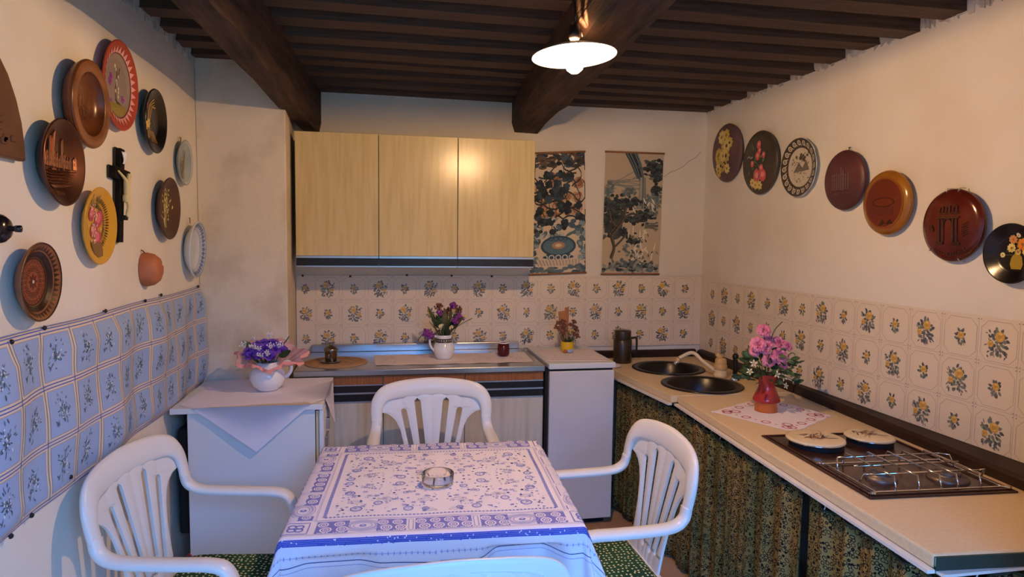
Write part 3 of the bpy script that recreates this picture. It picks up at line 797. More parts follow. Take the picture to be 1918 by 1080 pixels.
# lace border: blue ground cut into blocks with white rings, medallions between
def border(side, length, base):
    def G(a, b):       # a along the side, b outward from the inner edge
        if side == 0: return F(a, -base-b)
        if side == 1: return F(-a, base+b)
        if side == 2: return F(base+b, a)
        return F(-base-b, -a)
    bw = .072
    blocks = [(-length, -.258), (-.182, -.103), (-.078, .078), (.103, .182), (.258, length)]
    for (a0, a1) in blocks:
        n = max(2, int((a1-a0)/.012))
        for k in range(n):
            x0, x1 = a0+(a1-a0)*k/n, a0+(a1-a0)*(k+1)/n
            for b0 in (0, .5): P.poly([G(x0, bw*b0), G(x1, bw*b0), G(x1, bw*(b0+.5)), G(x0, bw*(b0+.5))], BL, 1)
        nr = max(1, int((a1-a0)/.034))
        for k in range(nr):
            cx = a0+(a1-a0)*(k+.5)/nr
            for cb, r in ((.020, .0150), (.053, .0165)):
                c = G(cx+(.006 if cb > .03 else -.004), cb); r = min(r, (a1-a0)/nr*.48)
                P.ring(c, r*.72, r, WH, 2, 14); P.ring(c, r*.30, r*.52, WH, 2, 10); P.ell(c, r*.12, r*.12, WH, 2, n=5)
            for q in range(5): P.leaf(G(cx-.013+q*.0065, bw-.004), (-PI/2, PI/2, 0, PI)[side]+rng.uniform(-.3, .3), .010, .004, WH, 3)
    for a in (-.090, .090):
        P.line([G(a-.006, .004), G(a+.006, .004), G(a+.006, .066), G(a, .073), G(a-.006, .066)], .0015, BL, 1, .012, True)
    for a in (-.220, .220):
        for r, c in ((.042, BP), (.034, WH), (.030, BP), (.022, WH)):
            q = [G(a+r*1.15*math.cos(x), .036+r*.80*math.sin(x)) for x in [2*PI*k/20 for k in range(20)]]
            P.line(q, .0022, BP, 2, 0, True)
        P.ell(G(a, .036), .010, .007, BL, 2, n=8); P.ell(G(a, .036), .004, .003, WH, 3, n=6)
border(0, .345, .300); border(1, .345, .300); border(2, .285, .362); border(3, .285, .362)
for su in (-1, 1):
    for sv in (-1, 1):
        cx, cy = su*.398, sv*.336
        P.line([F(cx-.034, cy-.034), F(cx+.034, cy-.034), F(cx+.034, cy+.034), F(cx-.034, cy+.034)], .003, BL, 2, .012, True)
        for k in range(4): P.ring(F(cx+.014*math.cos(k*PI/2+.78), cy+.014*math.sin(k*PI/2+.78)), .008, .0125, BL, 2, 12)
def rectline(du, dv, w, col, l=1): P.line([F(-du, -dv), F(du, -dv), F(du, dv), F(-du, dv)], w, col, l, .010, True)
rectline(.440, .378, .0010, BL)
for off in (0, .0045, .009, .0135): rectline(.462+off, .400+off, .0040, BD)
for k in range(420):
    side = rng.randrange(4); a = rng.uniform(-1, 1); o = rng.uniform(-.002, .016)
    p = F(a*.46, (-1 if side == 0 else 1)*(.400+o)) if side < 2 else F((1 if side == 2 else -1)*(.462+o), a*.40)
    P.ell(p, .0028, .0018, rng.choice([WH, BD]), 2, rng.uniform(0, 3), 5)
for k in range(64):
    a = -1+2*(k+.5)/64
    for s in (-1, 1):
        P.leaf(F(a*.50, s*.445-.006), PI/2, .012, .004, BP, 1); P.leaf(F(s*.507-.006, a*.44), 0, .012, .004, BP, 1)
rectline(.507, .445, .0012, BP)
rectline(.532, .470, .0022, NAVY); rectline(.545, .483, .0010, BL); rectline(.60, .54, .004, BD)
o = P.build('printed_pattern', 'print_paper', tc); o['kind'] = 'stuff'
# ashtray
a = on(820, 903, 2, .740)
at = MB(); at.lathe([(.001, .0), (.046, .0), (.050, .006), (.052, .034), (.050, .037), (.046, .036), (.043, .012), (.036, .008), (.001, .008)], 64)
ao = thing('glass_ashtray', 'round clear cut-glass ashtray on the blue and white tablecloth', 'ashtray', (a[0], a[1], TZ+.0042))
at.build('bowl', 'glass', ao)
st_ = MB()
for k in range(12): st_.tube([(.010*math.cos(k*PI/6), .010*math.sin(k*PI/6), .009), (.032*math.cos(k*PI/6), .032*math.sin(k*PI/6), .010)], .0016, 5)
st_.build('cut_star', 'glass', ao)

# ================================================================== plastic armchairs
def sweep(path, norms, hw, ht, col=None, dome=.35):
    """flat band swept along path; norms = outer face normals"""
    m = MB(); P_ = [Vector(p) for p in path]; n = len(P_); sec = [(-1, -.6), (-1, .3), (-.7, .95), (0, 1.0+dome*.3), (.7, .95), (1, .3), (1, -.6), (.75, -.8), (-.75, -.8)]
    K = len(sec); vs = []
    for i in range(n):
        t = (P_[min(i+1, n-1)]-P_[max(i-1, 0)]).normalized()
        N = Vector(norms[i]); N = (N-t*N.dot(t)).normalized(); Wd = t.cross(N)
        w = hw[i] if isinstance(hw, list) else hw; h = ht[i] if isinstance(ht, list) else ht
        vs += [P_[i]+Wd*(a*w)+N*(b*h) for a, b in sec]
    fs = [(i*K+k, i*K+(k+1) % K, (i+1)*K+(k+1) % K, (i+1)*K+k) for i in range(n-1) for k in range(K)]
    fs += [tuple(range(K))[::-1], tuple((n-1)*K+k for k in range(K))]
    return m.add(vs, fs, col, True)
def sample(ctrl, n=7):
    C6 = catmull([tuple(c) for c in ctrl], n); return [c[:3] for c in C6], [c[3:6] for c in C6], [c[6] for c in C6]
def yb(z, x): return -.172-.088*((z-.42)/.46)-.02*max(0, (z-.8)/.08)*.5+.32*x*x
def make_chair():
    c = thing('plastic_armchair', 'chair', 'chair', group='white plastic armchairs')
    # arch of the back, continued into the arms
    arch = []
    side = [(.247, .70, .024), (.249, .740, .026), (.240, .783, .030), (.210, .820, .036), (.156, .843, .040), (.085, .855, .042), (0, .859, .0425)]
    pts = [(x, yb(z, x)+.006, z-.022*min(1, (1-abs(x)/.25)*2), 0, 1, .22, w) for x, z, w in side]
    full = pts+[(-p[0], *p[1:]) for p in pts[-2::-1]]
    pp, nn, ww = sample(full, 6)
    back = sweep(pp, nn, ww, .009)
    # slatted panel by scan lines
    def Rw(z):
        tab = [(.40, .118), (.50, .118), (.58, .126), (.65, .142), (.69, .160), (.712, .180), (.726, .202), (.735, .236), (.755, .240), (.79, .226), (.815, .198), (.832, .165), (.844, .11), (.850, .05)]
        for (a, b), (c_, d) in zip(tab, tab[1:]):
            if z <= c_: return b+(d-b)*(z-a)/(c_-a)
        return tab[-1][1]
    holes = [(lambda z: .026+.042*(z-.44)/.36, .455, .785, .0145), (lambda z: .064+.068*(z-.44)/.32, .465, .745, .0135)]
    zs = sorted(set([0.40+.450*k/60 for k in range(61)]+[.7845, .783, .780, .776, .771, .7445, .743, .740, .736, .7315, .72, .726, .731, .735, .457, .46, .465, .467, .47, .475]))
    def bounds(z):
        R_ = []
        for f, z0, z1, hw in holes:
            r = hw; w = hw*(.75+.25*(z-z0)/(z1-z0))
            if z >= z1 or z <= z0: w = 0
            elif z > z1-r: w *= math.sqrt(max(0, 1-((z-(z1-r))/r)**2))
            elif z < z0+r: w *= math.sqrt(max(0, 1-((z0+r-z)/r)**2))
            R_ += [f(z)-w, f(z)+w]
        o = Rw(z); b = [0]+[min(q, o-.002*(4-i)) for i, q in enumerate(R_)]+[o]
        return b
    rows = [bounds(z) for z in zs]
    for s in (-1, 1):
        for (i0, i1, nc) in ((0, 1, 3), (2, 3, 3), (4, 5, 4)):
            vs = []; 
            for z, b in zip(zs, rows):
                for k in range(nc+1):
                    x = s*(b[i0]+(b[i1]-b[i0])*k/nc); e = .0035*math.cos(PI*(k/nc-.5)) if nc else 0
                    vs.append(((x), yb(z, x)+e*.8, z))
            fs = [(j*(nc+1)+k, j*(nc+1)+k+1, (j+1)*(nc+1)+k+1, (j+1)*(nc+1)+k) for j in range(len(zs)-1) for k in range(nc)]
            if s < 0: fs = [f[::-1] for f in fs]
            vb = [(x, y-.009, z) for x, y, z in vs]; o = len(vs)
            fb = [tuple(q+o for q in f[::-1]) for f in fs]
            wl = []
            for j in range(len(zs)-1):
                for k in (0, nc):
                    a, b2 = j*(nc+1)+k, (j+1)*(nc+1)+k
                    wl.append((a, b2, b2+o, a+o))
            back.add(vs+vb, fs+fb, None, True); back.add(vs+vb, wl, None, False)
    back.build('backrest', 'chair_plastic', c)
    for s in (-1, 1):
        a = [(s*.247, yb(.705, .247)+.007, .705, 0, 1, .3, .0235), (s*.250, -.190, .672, 0, .8, .6, .0235), (s*.254, -.158, .650, 0, .35, .95, .025), (s*.257, -.10, .643, 0, 0, 1, .0265),
             (s*.257, .02, .641, 0, 0, 1, .0275), (s*.255, .105, .640, 0, .1, 1, .0275), (s*.254, .145, .630, 0, .6, .8, .0275), (s*.254, .166, .600, 0, 1, .25, .0275), (s*.254, .172, .560, 0, 1, .1, .0275)]
        pp, nn, ww = sample(a, 7); sweep(pp, nn, ww, .012).build('armrest', 'chair_plastic', c)
        l = [(s*.254, .172, .565, 0, 1, .1, .0275), (s*.253, .178, .42, 0, 1, .05, .029), (s*.258, .192, .20, 0, 1, .05, .028), (s*.266, .21, .004, 0, 1, .05, .025)]
        pp, nn, ww = sample(l, 5); sweep(pp, nn, ww, .014).build('leg', 'chair_plastic', c)
        l = [(s*.185, -.150, .415, 0, -1, .1, .024), (s*.196, -.20, .25, 0, -1, .1, .025), (s*.215, -.262, .004, 0, -1, .1, .022)]
        pp, nn, ww = sample(l, 5); sweep(pp, nn, ww, .014).build('leg', 'chair_plastic', c)
    se = MB()
    def seat(a, b):
        u = -1+2*a; v = -1+2*b
        x = u*(.205+.03*b); y = -.178+.375*b
        z = .418-.014*(1-u*u)*(1-v*v)-.02*max(0, (b-.85)/.15)**2-.018*max(0, (abs(u)-.85)/.15)**2
        return (x, y, z)
    se.grid(seat, 22, 18); so_ = se.build('seat', 'chair_plastic', c, solid=.012)
    ap = MB(); 
    for s in (-1, 1): ap.box((s*.205-.006 if s > 0 else -.235, -.17, .372), (.235 if s > 0 else -.199, .18, .408))
    ap.box((-.22, .180, .375), (.22, .192, .405)); ap.build('apron', 'chair_plastic', c)
    return c
def make_cushion():
    c = thing('seat_cushion', 'cushion', 'cushion', group='green seat cushions')
    m = MB(); n = 20
    for sg in (1, -1):
        m.grid(lambda a, b: ((-1+2*a)*(.195+.012*b), (-.150+.335*b), .4225+.018+sg*.018*max(0, (1-(-1+2*a)**8)*(1-(-1+2*b)**8))**.5*(1+.06*math.sin(a*9)*math.sin(b*8))), n, n)
    m.build('pad', 'cushion_green', c, weld=True)
    for s in (-1, 1):
        tie = MB(); tie.tube([(s*.18, -.145, .44), (s*.196, -.165, .445), (s*.200, -.178, .432), (s*.188, -.174, .425), (s*.196, -.162, .41)], .0028, 6); tie.build('tie', 'red_cord', c)
    return c
ch0 = make_chair(); cu0 = make_cushion()
for i, (p, rz, l1, l2) in enumerate(spots):
    c = ch0 if i == 0 else copy_tree(ch0); k = cu0 if i == 0 else copy_tree(cu0)
    for o, l in ((c, l1), (k, l2)):
        o.location = (p[0], p[1], 0); o.rotation_euler = (0, 0, rz); o['label'] = l

# ================================================================== white cabinet by the left wall
ZK = .842; KX0, KX1, KY0, KY1 = -.835, -.257, 2.715, 3.245
r = thing('white_cabinet', 'low white side cabinet standing against the pier under a draped cloth', 'cabinet')
MB().box((KX0, KY0, ZK-.022), (KX1, KY1, ZK)).build('top', 'white_panel', r, bevel=.002)
MB().box((-.775, KY0+.012, .04), (-.290, KY1-.01, ZK-.022)).build('body', 'white_panel', r, bevel=.002)
MB().box((-.286, KY0+.016, .06), (-.276, KY1-.01, ZK-.03)).build('seal', 'cream_edge', r)
d = MB().box((-.274, KY0+.012, .05), (-.256, KY1-.01, ZK-.026)).build('door', 'white_panel', r, bevel=.002)
MB().box((-.256, KY0+.10, ZK-.13), (-.240, KY0+.13, ZK-.085)).build('handle', 'aluminium', d, bevel=.002)
MB().box((-.256, KY0+.05, ZK-.20), (-.246, KY0+.14, ZK-.15)).build('catch_plate', 'steel', d, bevel=.002)
MB().box((-.76, KY0+.03, 0), (-.31, KY1-.03, .04)).build('base', 'black_matt', r)
# cloth on it: top plus two hanging corners
def drape(name, label, cat, top, hangs, m, zt, bump=.0015, seed=2, cuts=5, print_fn=None):
    root = thing(name, label, cat)
    bm = bmesh.new()
    def face(pts):
        vs = [bm.verts.new(p) for p in pts]; bm.faces.new(vs)
    face([(x, y, zt) for x, y in top])
    for h in hangs: face(h)
    bmesh.ops.remove_doubles(bm, verts=bm.verts, dist=1e-5)
    bmesh.ops.triangulate(bm, faces=bm.faces)
    for _ in range(cuts): bmesh.ops.subdivide_edges(bm, edges=[e for e in bm.edges if e.calc_length() > .025], cuts=1, use_grid_fill=False)
    bmesh.ops.triangulate(bm, faces=bm.faces)
    bm.normal_update()
    r_ = random.Random(seed); ph = [r_.uniform(0, 6) for _ in range(3)]
    for v in bm.verts:
        w = bump*(1+math.sin(v.co.x*31+v.co.y*13+ph[0])*.6+math.sin(v.co.y*47-v.co.x*11+v.co.z*23+ph[1])*.4)
        v.co += v.normal*w if v.normal.z > -.2 else -v.normal*w
    me = bpy.data.meshes.new('cloth'); bm.to_mesh(me); bm.free()
    me.polygons.foreach_set('use_smooth', [True]*len(me.polygons)); me.materials.append(MATS[m])
    o = bpy.data.objects.new('cloth', me); COL.objects.link(o); o.parent = root
    return root
zt = ZK+.0012
top = [(-.815, 2.775), (-.755, KY0-.002), (-.305, KY0-.002), (KX1+.002, 2.79), (KX1+.002, 3.16), (-.30, 3.225), (-.775, 3.225)]
drape('cabinet_cloth', 'pinkish white cloth laid cornerwise over the white side cabinet', 'cloth', top,
      [[(-.755, KY0-.002, zt), (-.305, KY0-.002, zt), (-.515, KY0-.006, zt-.185)], [(KX1+.002, 2.79, zt), (KX1+.002, 3.16, zt), (KX1+.030, 2.93, zt-.135)]], 'cloth_white', zt, bump=.0012)
# black bag hanging in the gap
g = thing('black_bag', 'flat black bag with loop handle in the gap left of the white cabinet', 'bag')
MB().box((-.835, 2.80, .30), (-.790, 3.05, .74)).build('body', 'black_matt', g, bevel=.012, seg=3)
hb = MB(); hb.tube(catmull([(-.812, 2.84, .735), (-.812, 2.83, .765), (-.812, 2.85, .788), (-.812, 2.88, .788), (-.812, 2.90, .765), (-.812, 2.895, .735)], 5), .004, 6); hb.build('handle', 'black_plastic', g)

# ================================================================== hob
hb = on(1629.5, 936, 2, CZ); hc = on(1422, 817, 2, CZ)
A = Vector((hb[0], hb[1], 0)); ux = Vector((1, -.062, 0)).normalized(); uy = Vector((hc[0]-hb[0], hc[1]-hb[1], 0)); HD = uy.length; uy.normalize()
HWd = .475
Mh = Matrix(((ux.x, uy.x, 0, A.x), (ux.y, uy.y, 0, A.y), (0, 0, 1, CZ), (0, 0, 0, 1)))
h = thing('built_in_hob', 'brown enamel hob with two covered hotplates and two gas burners under a wire grate', 'hob', M=Mh)
pl = MB(); pl.box((0, 0, .0005), (HWd, HD, .006)); pl.build('plate', 'hob_brown', h, bevel=.004)
rm = MB()
for a, b in (((.012, .012, .006), (HWd-.012, .020, .010)), ((.012, HD-.020, .006), (HWd-.012, HD-.012, .010)), ((.012, .012, .006), (.020, HD-.012, .010)), ((HWd-.020, .012, .006), (HWd-.012, HD-.012, .010))): rm.box(a, b)
rm.build('raised_rim', 'hob_brown', h, bevel=.002)
def burner(x, y, r_):
    b = MB(); M_ = Matrix.Translation((x, y, .006)); b.lathe([(r_, 0), (r_, .004), (r_*.92, .010), (r_*.62, .012), (r_*.60, .016)], 28, M_); o = b.build('burner', 'burner_grey', h)
    c = MB(); c.lathe([(r_*.60, .016), (r_*.62, .022), (r_*.55, .027), (.001, .028)], 28, M_); c.build('burner_cap', 'burner_grey', o)
burner(.135, .135, .046); burner(.345, .115, .058)
def cover(x, y, r_, lab):
    pb = MB(); pb.lathe([(r_*.93, .0005), (r_*.95, .016), (.001, .017)], 36, Mh @ Matrix.Translation((x, y, .0065)))
    c = thing('hotplate_cover', lab, 'cover', M=Mh @ Matrix.Translation((x, y, .0245)), group='hotplate covers')
    m = MB(); m.lathe([(r_*.95, 0), (r_, .003), (r_, .007), (r_*.98, .010), (r_*.9, .0115), (.001, .012)], 48); m.build('disc', 'ceramic_cover', c)
    rr_ = MB(); rr_.lathe([(r_*1.004, .001), (r_*1.012, .003), (r_*1.004, .005), (r_*1.004, .001)], 48); rr_.build('metal_rim', 'chrome', c)
    p_ = Print(lambda u, v, hh: (u, v, .0122+hh)); rg = random.Random(int(x*1000))
    for k in range(16): p_.leaf((rg.uniform(-.06, .03)*r_/.1, rg.uniform(-.03, .05)*r_/.1), rg.uniform(-.5, 1.2), rg.uniform(.03, .06)*r_/.1, .006, rg.choice([S(120, 76, 40), S(150, 100, 56), S(96, 60, 34)]), k % 3)
    for k in range(10): p_.line([(rg.uniform(-.04, .04), rg.uniform(-.05, .0)), (rg.uniform(-.02, .06), rg.uniform(-.02, .05))], .0014, S(110, 70, 40), 1)
    p_.build('painted_leaves', 'print_gloss', c)
    hp = MB(); hp.lathe([(r_*.92, 0), (r_*.92, .014), (r_*.86, .018), (.001, .018)], 36, Matrix.Translation((x, y, .0062))); hp.build('hotplate', 'black_matt', h)
cover(.135, HD-.135, .098, 'large round cream hotplate cover painted with brown leaves')
cover(.350, HD-.125, .083, 'smaller round cream hotplate cover painted with brown leaves beside the wall')
gr = thing('wire_grate', 'chrome wire pan grate over the two gas burners', 'grate', M=Mh)
def wirep(name, pts, r_=.0028, closed=False):
    m = MB(); m.tube(pts, r_, 7, closed=closed); m.build(name, 'chrome', gr)
x0, x1, y0, y1 = .042, .440, .027, .262
wirep('base_frame', catmull([(x0, y0, .011), (x1, y0, .011), (x1+.004, y0+.004, .011), (x1+.004, y1, .011), (x1, y1+.004, .011), (x0, y1+.004, .011), (x0-.004, y1, .011), (x0-.004, y0+.004, .011)], 3, True), closed=True)
zt_ = .045
wirep('top_wire', [(x0+.01, .075, zt_), (x1-.03, .075, zt_)]); wirep('top_wire', [(x0+.01, .145, zt_), (x1-.03, .150, zt_)]); wirep('top_wire', [(x0+.01, .225, zt_), (x1-.03, .230, zt_)])
for x in (.10, .175, .245, .30, .375):
    wirep('cross_wire', [(x, y0, .011), (x, y0+.002, .030), (x, y0+.010, zt_+.005), (x, y1-.012, zt_+.005), (x, y1+.002, .030), (x, y1+.004, .011)])
wirep('cross_wire', [(x0+.01, .075, zt_), (x0, .085, zt_-.002), (x0-.004, .10, .011)]); wirep('cross_wire', [(x0+.01, .225, zt_), (x0, .215, zt_-.002), (x0-.004, .20, .011)])
wirep('cross_wire', [(x1-.03, .075, zt_), (x1, .085, zt_-.002), (x1+.004, .10, .011)]); wirep('cross_wire', [(x1-.03, .230, zt_), (x1, .22, zt_-.002), (x1+.004, .20, .011)])
# ================================================================== plates on the walls
def wall_M(side, y, z, off=.003, tilt=0.0):
    if side == 'L': M_ = Matrix(((0, 0, 1, XL+off), (1, 0, 0, y), (0, 1, 0, z), (0, 0, 0, 1)))
    else: M_ = Matrix(((0, 0, -1, XR-off), (-1, 0, 0, y), (0, 1, 0, z), (0, 0, 0, 1)))
    return M_ @ Matrix.Rotation(math.radians(tilt), 4, 'X')
PROFS = {
    'dish': [(.001, .002), (.52, .002), (.58, 0), (.64, .004), (.97, .026), (1.0, .030), (.985, .033), (.95, .032), (.66, .017), (.58, .014), (.3, .013), (.001, .013)],
    'flat': [(.001, .004), (.60, .004), (.66, .002), (.95, .016), (1.0, .022), (.99, .026), (.96, .026), (.80, .020), (.4, .016), (.001, .015)],
    'convex': [(.001, .004), (.80, .002), (.98, .010), (1.0, .016), (.97, .021), (.80, .026), (.4, .030), (.001, .031)],
}
FRONT = {'dish': 6, 'flat': 5, 'convex': 4}
def plate(name, label, side, box, m, prof='dish', depth=1.0, deco=None, pm='print_gloss', tilt=2.0, sxy=(1, 1), relief=None, rm=None, hang=False, scallop=0.0, off=.003):
    x0, x1, y0, y1 = box; X = XL+.03 if side == 'L' else XR-.03
    cx, cy = (x0+x1)/2, (y0+y1)/2
    c = on(cx, cy, 0, X); R = abs(on(cx, y0, 0, X)[2]-on(cx, y1, 0, X)[2])/2
    root = thing(name, label, 'plate', M=wall_M(side, c[1], c[2], off+R*math.sin(math.radians(tilt))*.0, tilt), group='decorative plates on the '+('left' if side == 'L' else 'right')+' wall')
    pr = [(r*R, z*depth) for r, z in PROFS[prof]]
    b = MB(); b.lathe(pr, 56, None, None, sxy[0], sxy[1], (lambda a, z: 1+scallop*math.cos(10*a)) if scallop else None); b.build('body', m, root)
    fr = sorted(pr[FRONT[prof]:])
    def fz(r):
        if r <= fr[0][0]: return fr[0][1]
        for (a, za), (b_, zb) in zip(fr, fr[1:]):
            if r <= b_: return za+(zb-za)*(r-a)/(b_-a)
        return fr[-1][1]
    fn = lambda u, v, h: (u*R*sxy[0], v*R*sxy[1], fz(R*math.hypot(u, v))+h)
    if deco:
        P_ = Print(fn, .0018 if prof == 'convex' else .0008, .0004); deco(P_, random.Random(len(label))); o = P_.build('painting', pm, root); o['kind'] = 'stuff'
    if relief:
        r_ = MB(); relief(lambda poly, h=.004, c=None: r_.prism(poly, -.001, h, fn), random.Random(len(label))); o = r_.build('relief', rm or m, root, bevel=.0008, seg=1); o['kind'] = 'stuff'
    if hang:
        h = MB(); h.tube([(0, R*.9, .004), (0, R*1.03, .003), (0, R*1.10, .002)], .0016, 5); h.tube([(-.006, R*1.09, .001), (.006, R*1.09, .001)], .0016, 5); h.build('hanger', 'wire', root)
    return root
def cpoly(cx, cy, rx, ry, n=10, a0=0): return [(cx+rx*math.cos(a0+2*PI*k/n), cy+ry*math.sin(a0+2*PI*k/n)) for k in range(n)]
def bar(x0, y0, x1, y1, w):
    dx, dy = x1-x0, y1-y0; L = math.hypot(dx, dy); a, b = -dy/L*w/2, dx/L*w/2
    return [(x0+a, y0+b), (x0-a, y0-b), (x1-a, y1-b), (x1+a, y1+b)]
def flower(P_, u, v, r, col, cen, n=6, l=1):
    for k in range(n):
        a = 2*PI*k/n; P_.ell((u+r*.55*math.cos(a), v+r*.55*math.sin(a)), r*.5, r*.32, col, l, a, 8)
    P_.ell((u, v), r*.26, r*.26, cen, l+1, n=8)
def disc(P_, r0, r1, col, l=0, n=40):
    q = max(1, int((r1-r0)/.04))
    for k in range(q): P_.ring((0, 0), r0+(r1-r0)*k/q, r0+(r1-r0)*(k+1)/q, col, l, n)
def full(P_, r, col, l=0):
    disc(P_, .002, r, col, l, 40)

def rl_city(add, r):
    for k in range(13):
        x = -.72+k*.115; h = r.uniform(.18, .45) if k not in (3, 8) else .62
        add([(x, -.12), (x+.09, -.12), (x+.09, -.12+h), (x+.045, -.05+h), (x, -.12+h)], .004)
        for q in range(2): add([(x+.02, -.02+q*.12), (x+.045, -.02+q*.12), (x+.045, .05+q*.12), (x+.02, .05+q*.12)], .006)
    add([(-.30, -.1), (-.2, -.1), (-.22, .62), (-.25, .70), (-.28, .62)], .005)
    for k in range(6):
        y = -.20-k*.065
        add([(-.78+k*.05, y), (-.3, y-.05), (.2, y-.02), (.72-k*.04, y+.05), (.72-k*.04, y+.025), (.2, y-.045), (-.3, y-.075), (-.78+k*.05, y-.025)], .005)
    for x, y in ((-.2, -.16), (.28, -.24), (.05, -.36)): add([(x-.12, y), (x+.12, y), (x+.08, y-.05), (x-.08, y-.05)], .007); add([(x-.01, y), (x+.01, y), (x+.01, y+.22), (x-.01, y+.22)], .006)
    for k in range(5): add(bar(-.18+k*.08, -.74, -.14+k*.08, -.66, .03), .003)
plate('copper_relief_plate', 'copper relief plate showing a town by the water', 'L', (75, 150, 222, 385), 'copper', 'dish', 1.25, relief=rl_city, rm='copper_light', tilt=1)

# deep turned wooden bowl
x0, x1, y0, y1 = 133, 212, 113, 282
c = on((x0+x1)/2+6, (y0+y1)/2, 0, XL+.06); R = abs(on(178, y0, 0, XL+.06)[2]-on(178, y1, 0, XL+.06)[2])/2*.97
rt = thing('wooden_bowl', 'deep turned wooden bowl with a wide rim hung on the left wall', 'bowl', M=wall_M('L', c[1]+.014, c[2]+.006, .003, 2) @ Matrix.Diagonal((1, 1, .72, 1)))
b = MB(); b.lathe([(.001, .004), (.60*R, .002), (.76*R, .010), (.92*R, .032), (.99*R, .050), (R, .056), (.985*R, .062), (.95*R, .063)], 56); b.build('body', 'turned_wood', rt)
b = MB(); b.lathe([(.97*R, .0632), (.92*R, .065), (.74*R, .062), (.72*R, .059)], 56); b.build('rim', 'turned_wood_pale', rt)
b = MB(); b.lathe([(.72*R, .0595), (.70*R, .046), (.62*R, .028), (.45*R, .020), (.001, .018)], 56); b.build('hollow', 'turned_wood', rt)
P_ = Print(lambda u, v, h: (u*R, v*R, (.020 if math.hypot(u, v) < .45 else .020+(math.hypot(u, v)-.45)*R*.6)+h), .001, .0005); rg = random.Random(5)
for k in range(26): P_.line([(rg.uniform(-.35, .25), rg.uniform(-.35, .3)) for _ in range(2)], .010, rg.choice([S(90, 46, 22), S(180, 110, 54)]), 1)
for k in range(8): P_.line([(-.3+k*.08, -.35), (-.28+k*.08, .1+.1*math.sin(k))], .012, S(80, 40, 20), 2)
P_.build('carving', 'print_gloss', rt)['kind'] = 'stuff'

def d_red(P_, r):
    full(P_, .70, S(150, 132, 120)); disc(P_, .70, .725, S(110, 60, 46), 1)
    n = 30
    for k in range(n):
        a0, a1 = 2*PI*k/n, 2*PI*(k+1)/n; am = (a0+a1)/2
        P_.poly([(.73*math.cos(a0), .73*math.sin(a0)), (.88*math.cos(am), .88*math.sin(am)), (.73*math.cos(a1), .73*math.sin(a1))], S(232, 168, 160), 1)
    P_.poly([(-.45, -.42), (.5, -.40), (.42, -.56), (.2, -.66), (-.15, -.67), (-.38, -.56)], S(150, 128, 50), 1)
    P_.line([(.02, -.4), (-.08, -.1), (.02, .15), (.0, .42)], .035, S(96, 72, 40), 2, .1); P_.line([(.0, .05), (.12, .3), (.16, .42)], .03, S(96, 72, 40), 2)
    for k in range(12): P_.ell((r.uniform(-.14, .1), r.uniform(-.34, .42)), .035, .045, S(226, 214, 192), 3, n=7)
    for u, v in ((-.32, .14), (-.38, .02), (.34, -.25), (-.3, -.42)): flower(P_, u, v, .10, S(160, 70, 160), S(110, 40, 110), 5, 2)
    P_.poly([(-.1, -.3), (.3, -.4), (.34, -.48), (.1, -.46)], S(70, 62, 34), 2)
plate('red_plate', 'red plate with pink zigzag rim and a blossoming branch', 'L', (200, 255, 78, 243), 'red_plate', 'dish', .9, deco=d_red)
def d_black1(P_, r):
    for k in range(4):
        P_.line([(-.25+.05*k, -.55), (-.28+.06*k, 0), (-.15+.08*k, .45), (.1+.09*k, .7-.08*k)], .03, [S(220, 176, 70), S(196, 150, 50), S(120, 110, 50), S(210, 160, 80)][k], 1, .1)
    for u, v in ((-.42, -.18), (-.22, -.10)): flower(P_, u, v, .15, S(232, 196, 96), S(190, 130, 40), 6, 2)
    for k in range(7): P_.leaf((-.34+r.uniform(-.1, .1), .15+r.uniform(-.1, .3)), 1.6, .28, .09, S(120, 50, 64), 1)
    for k in range(8): P_.leaf((r.uniform(-.1, .35), r.uniform(-.5, .2)), r.uniform(0, 3), .15, .04, S(76, 70, 80), 1)
    for k in range(8): P_.line([(-.1+.04*k, -.3), (.02+.05*k, -.65)], .018, S(190, 140, 60), 1)
plate('black_flower_plate', 'black lacquered plate painted with yellow sprays beside the pier', 'L', (263, 315, 167, 286), 'black_lacquer', 'dish', 1.1, deco=d_black1)
def d_grass(P_, r):
    for k in range(14): P_.line([(-.1+r.uniform(-.25, .25), -.7), (r.uniform(-.45, .4), r.uniform(-.1, .6))], .03, r.choice([S(90, 120, 60), S(120, 140, 80), S(150, 70, 60), S(90, 96, 60)]), 1, .1)
    for k in range(10): P_.ell((r.uniform(-.4, .3), r.uniform(-.5, .2)), .06, .04, r.choice([S(170, 80, 70), S(200, 180, 90)]), 2, n=6)
    disc(P_, .86, .93, S(196, 204, 200), 1)
plate('small_grey_plate', 'small grey glazed plate painted with grasses, hung high in the corner', 'L', (333, 366, 262, 347), 'grey_glaze', 'dish', .8, deco=d_grass, hang=True)
def d_mimosa(P_, r):
    for k in range(9): P_.line([(-.05+r.uniform(-.1, .1), -.62), (r.uniform(-.3, .35), r.uniform(.1, .65))], .03, S(176, 156, 80), 1, .1)
    for k in range(46): P_.ell((r.gauss(0, .22), r.uniform(-.45, .6)), r.uniform(.03, .08), r.uniform(.03, .05), r.choice([S(214, 194, 104), S(196, 176, 92), S(228, 212, 140)]), 2, r.uniform(0, 3), 7)
plate('brown_flower_plate', 'brown clay plate painted with pale yellow flowers, right of the crucifix', 'L', (292, 340, 332, 448), 'brown_clay', 'dish', 1.1, deco=d_mimosa)
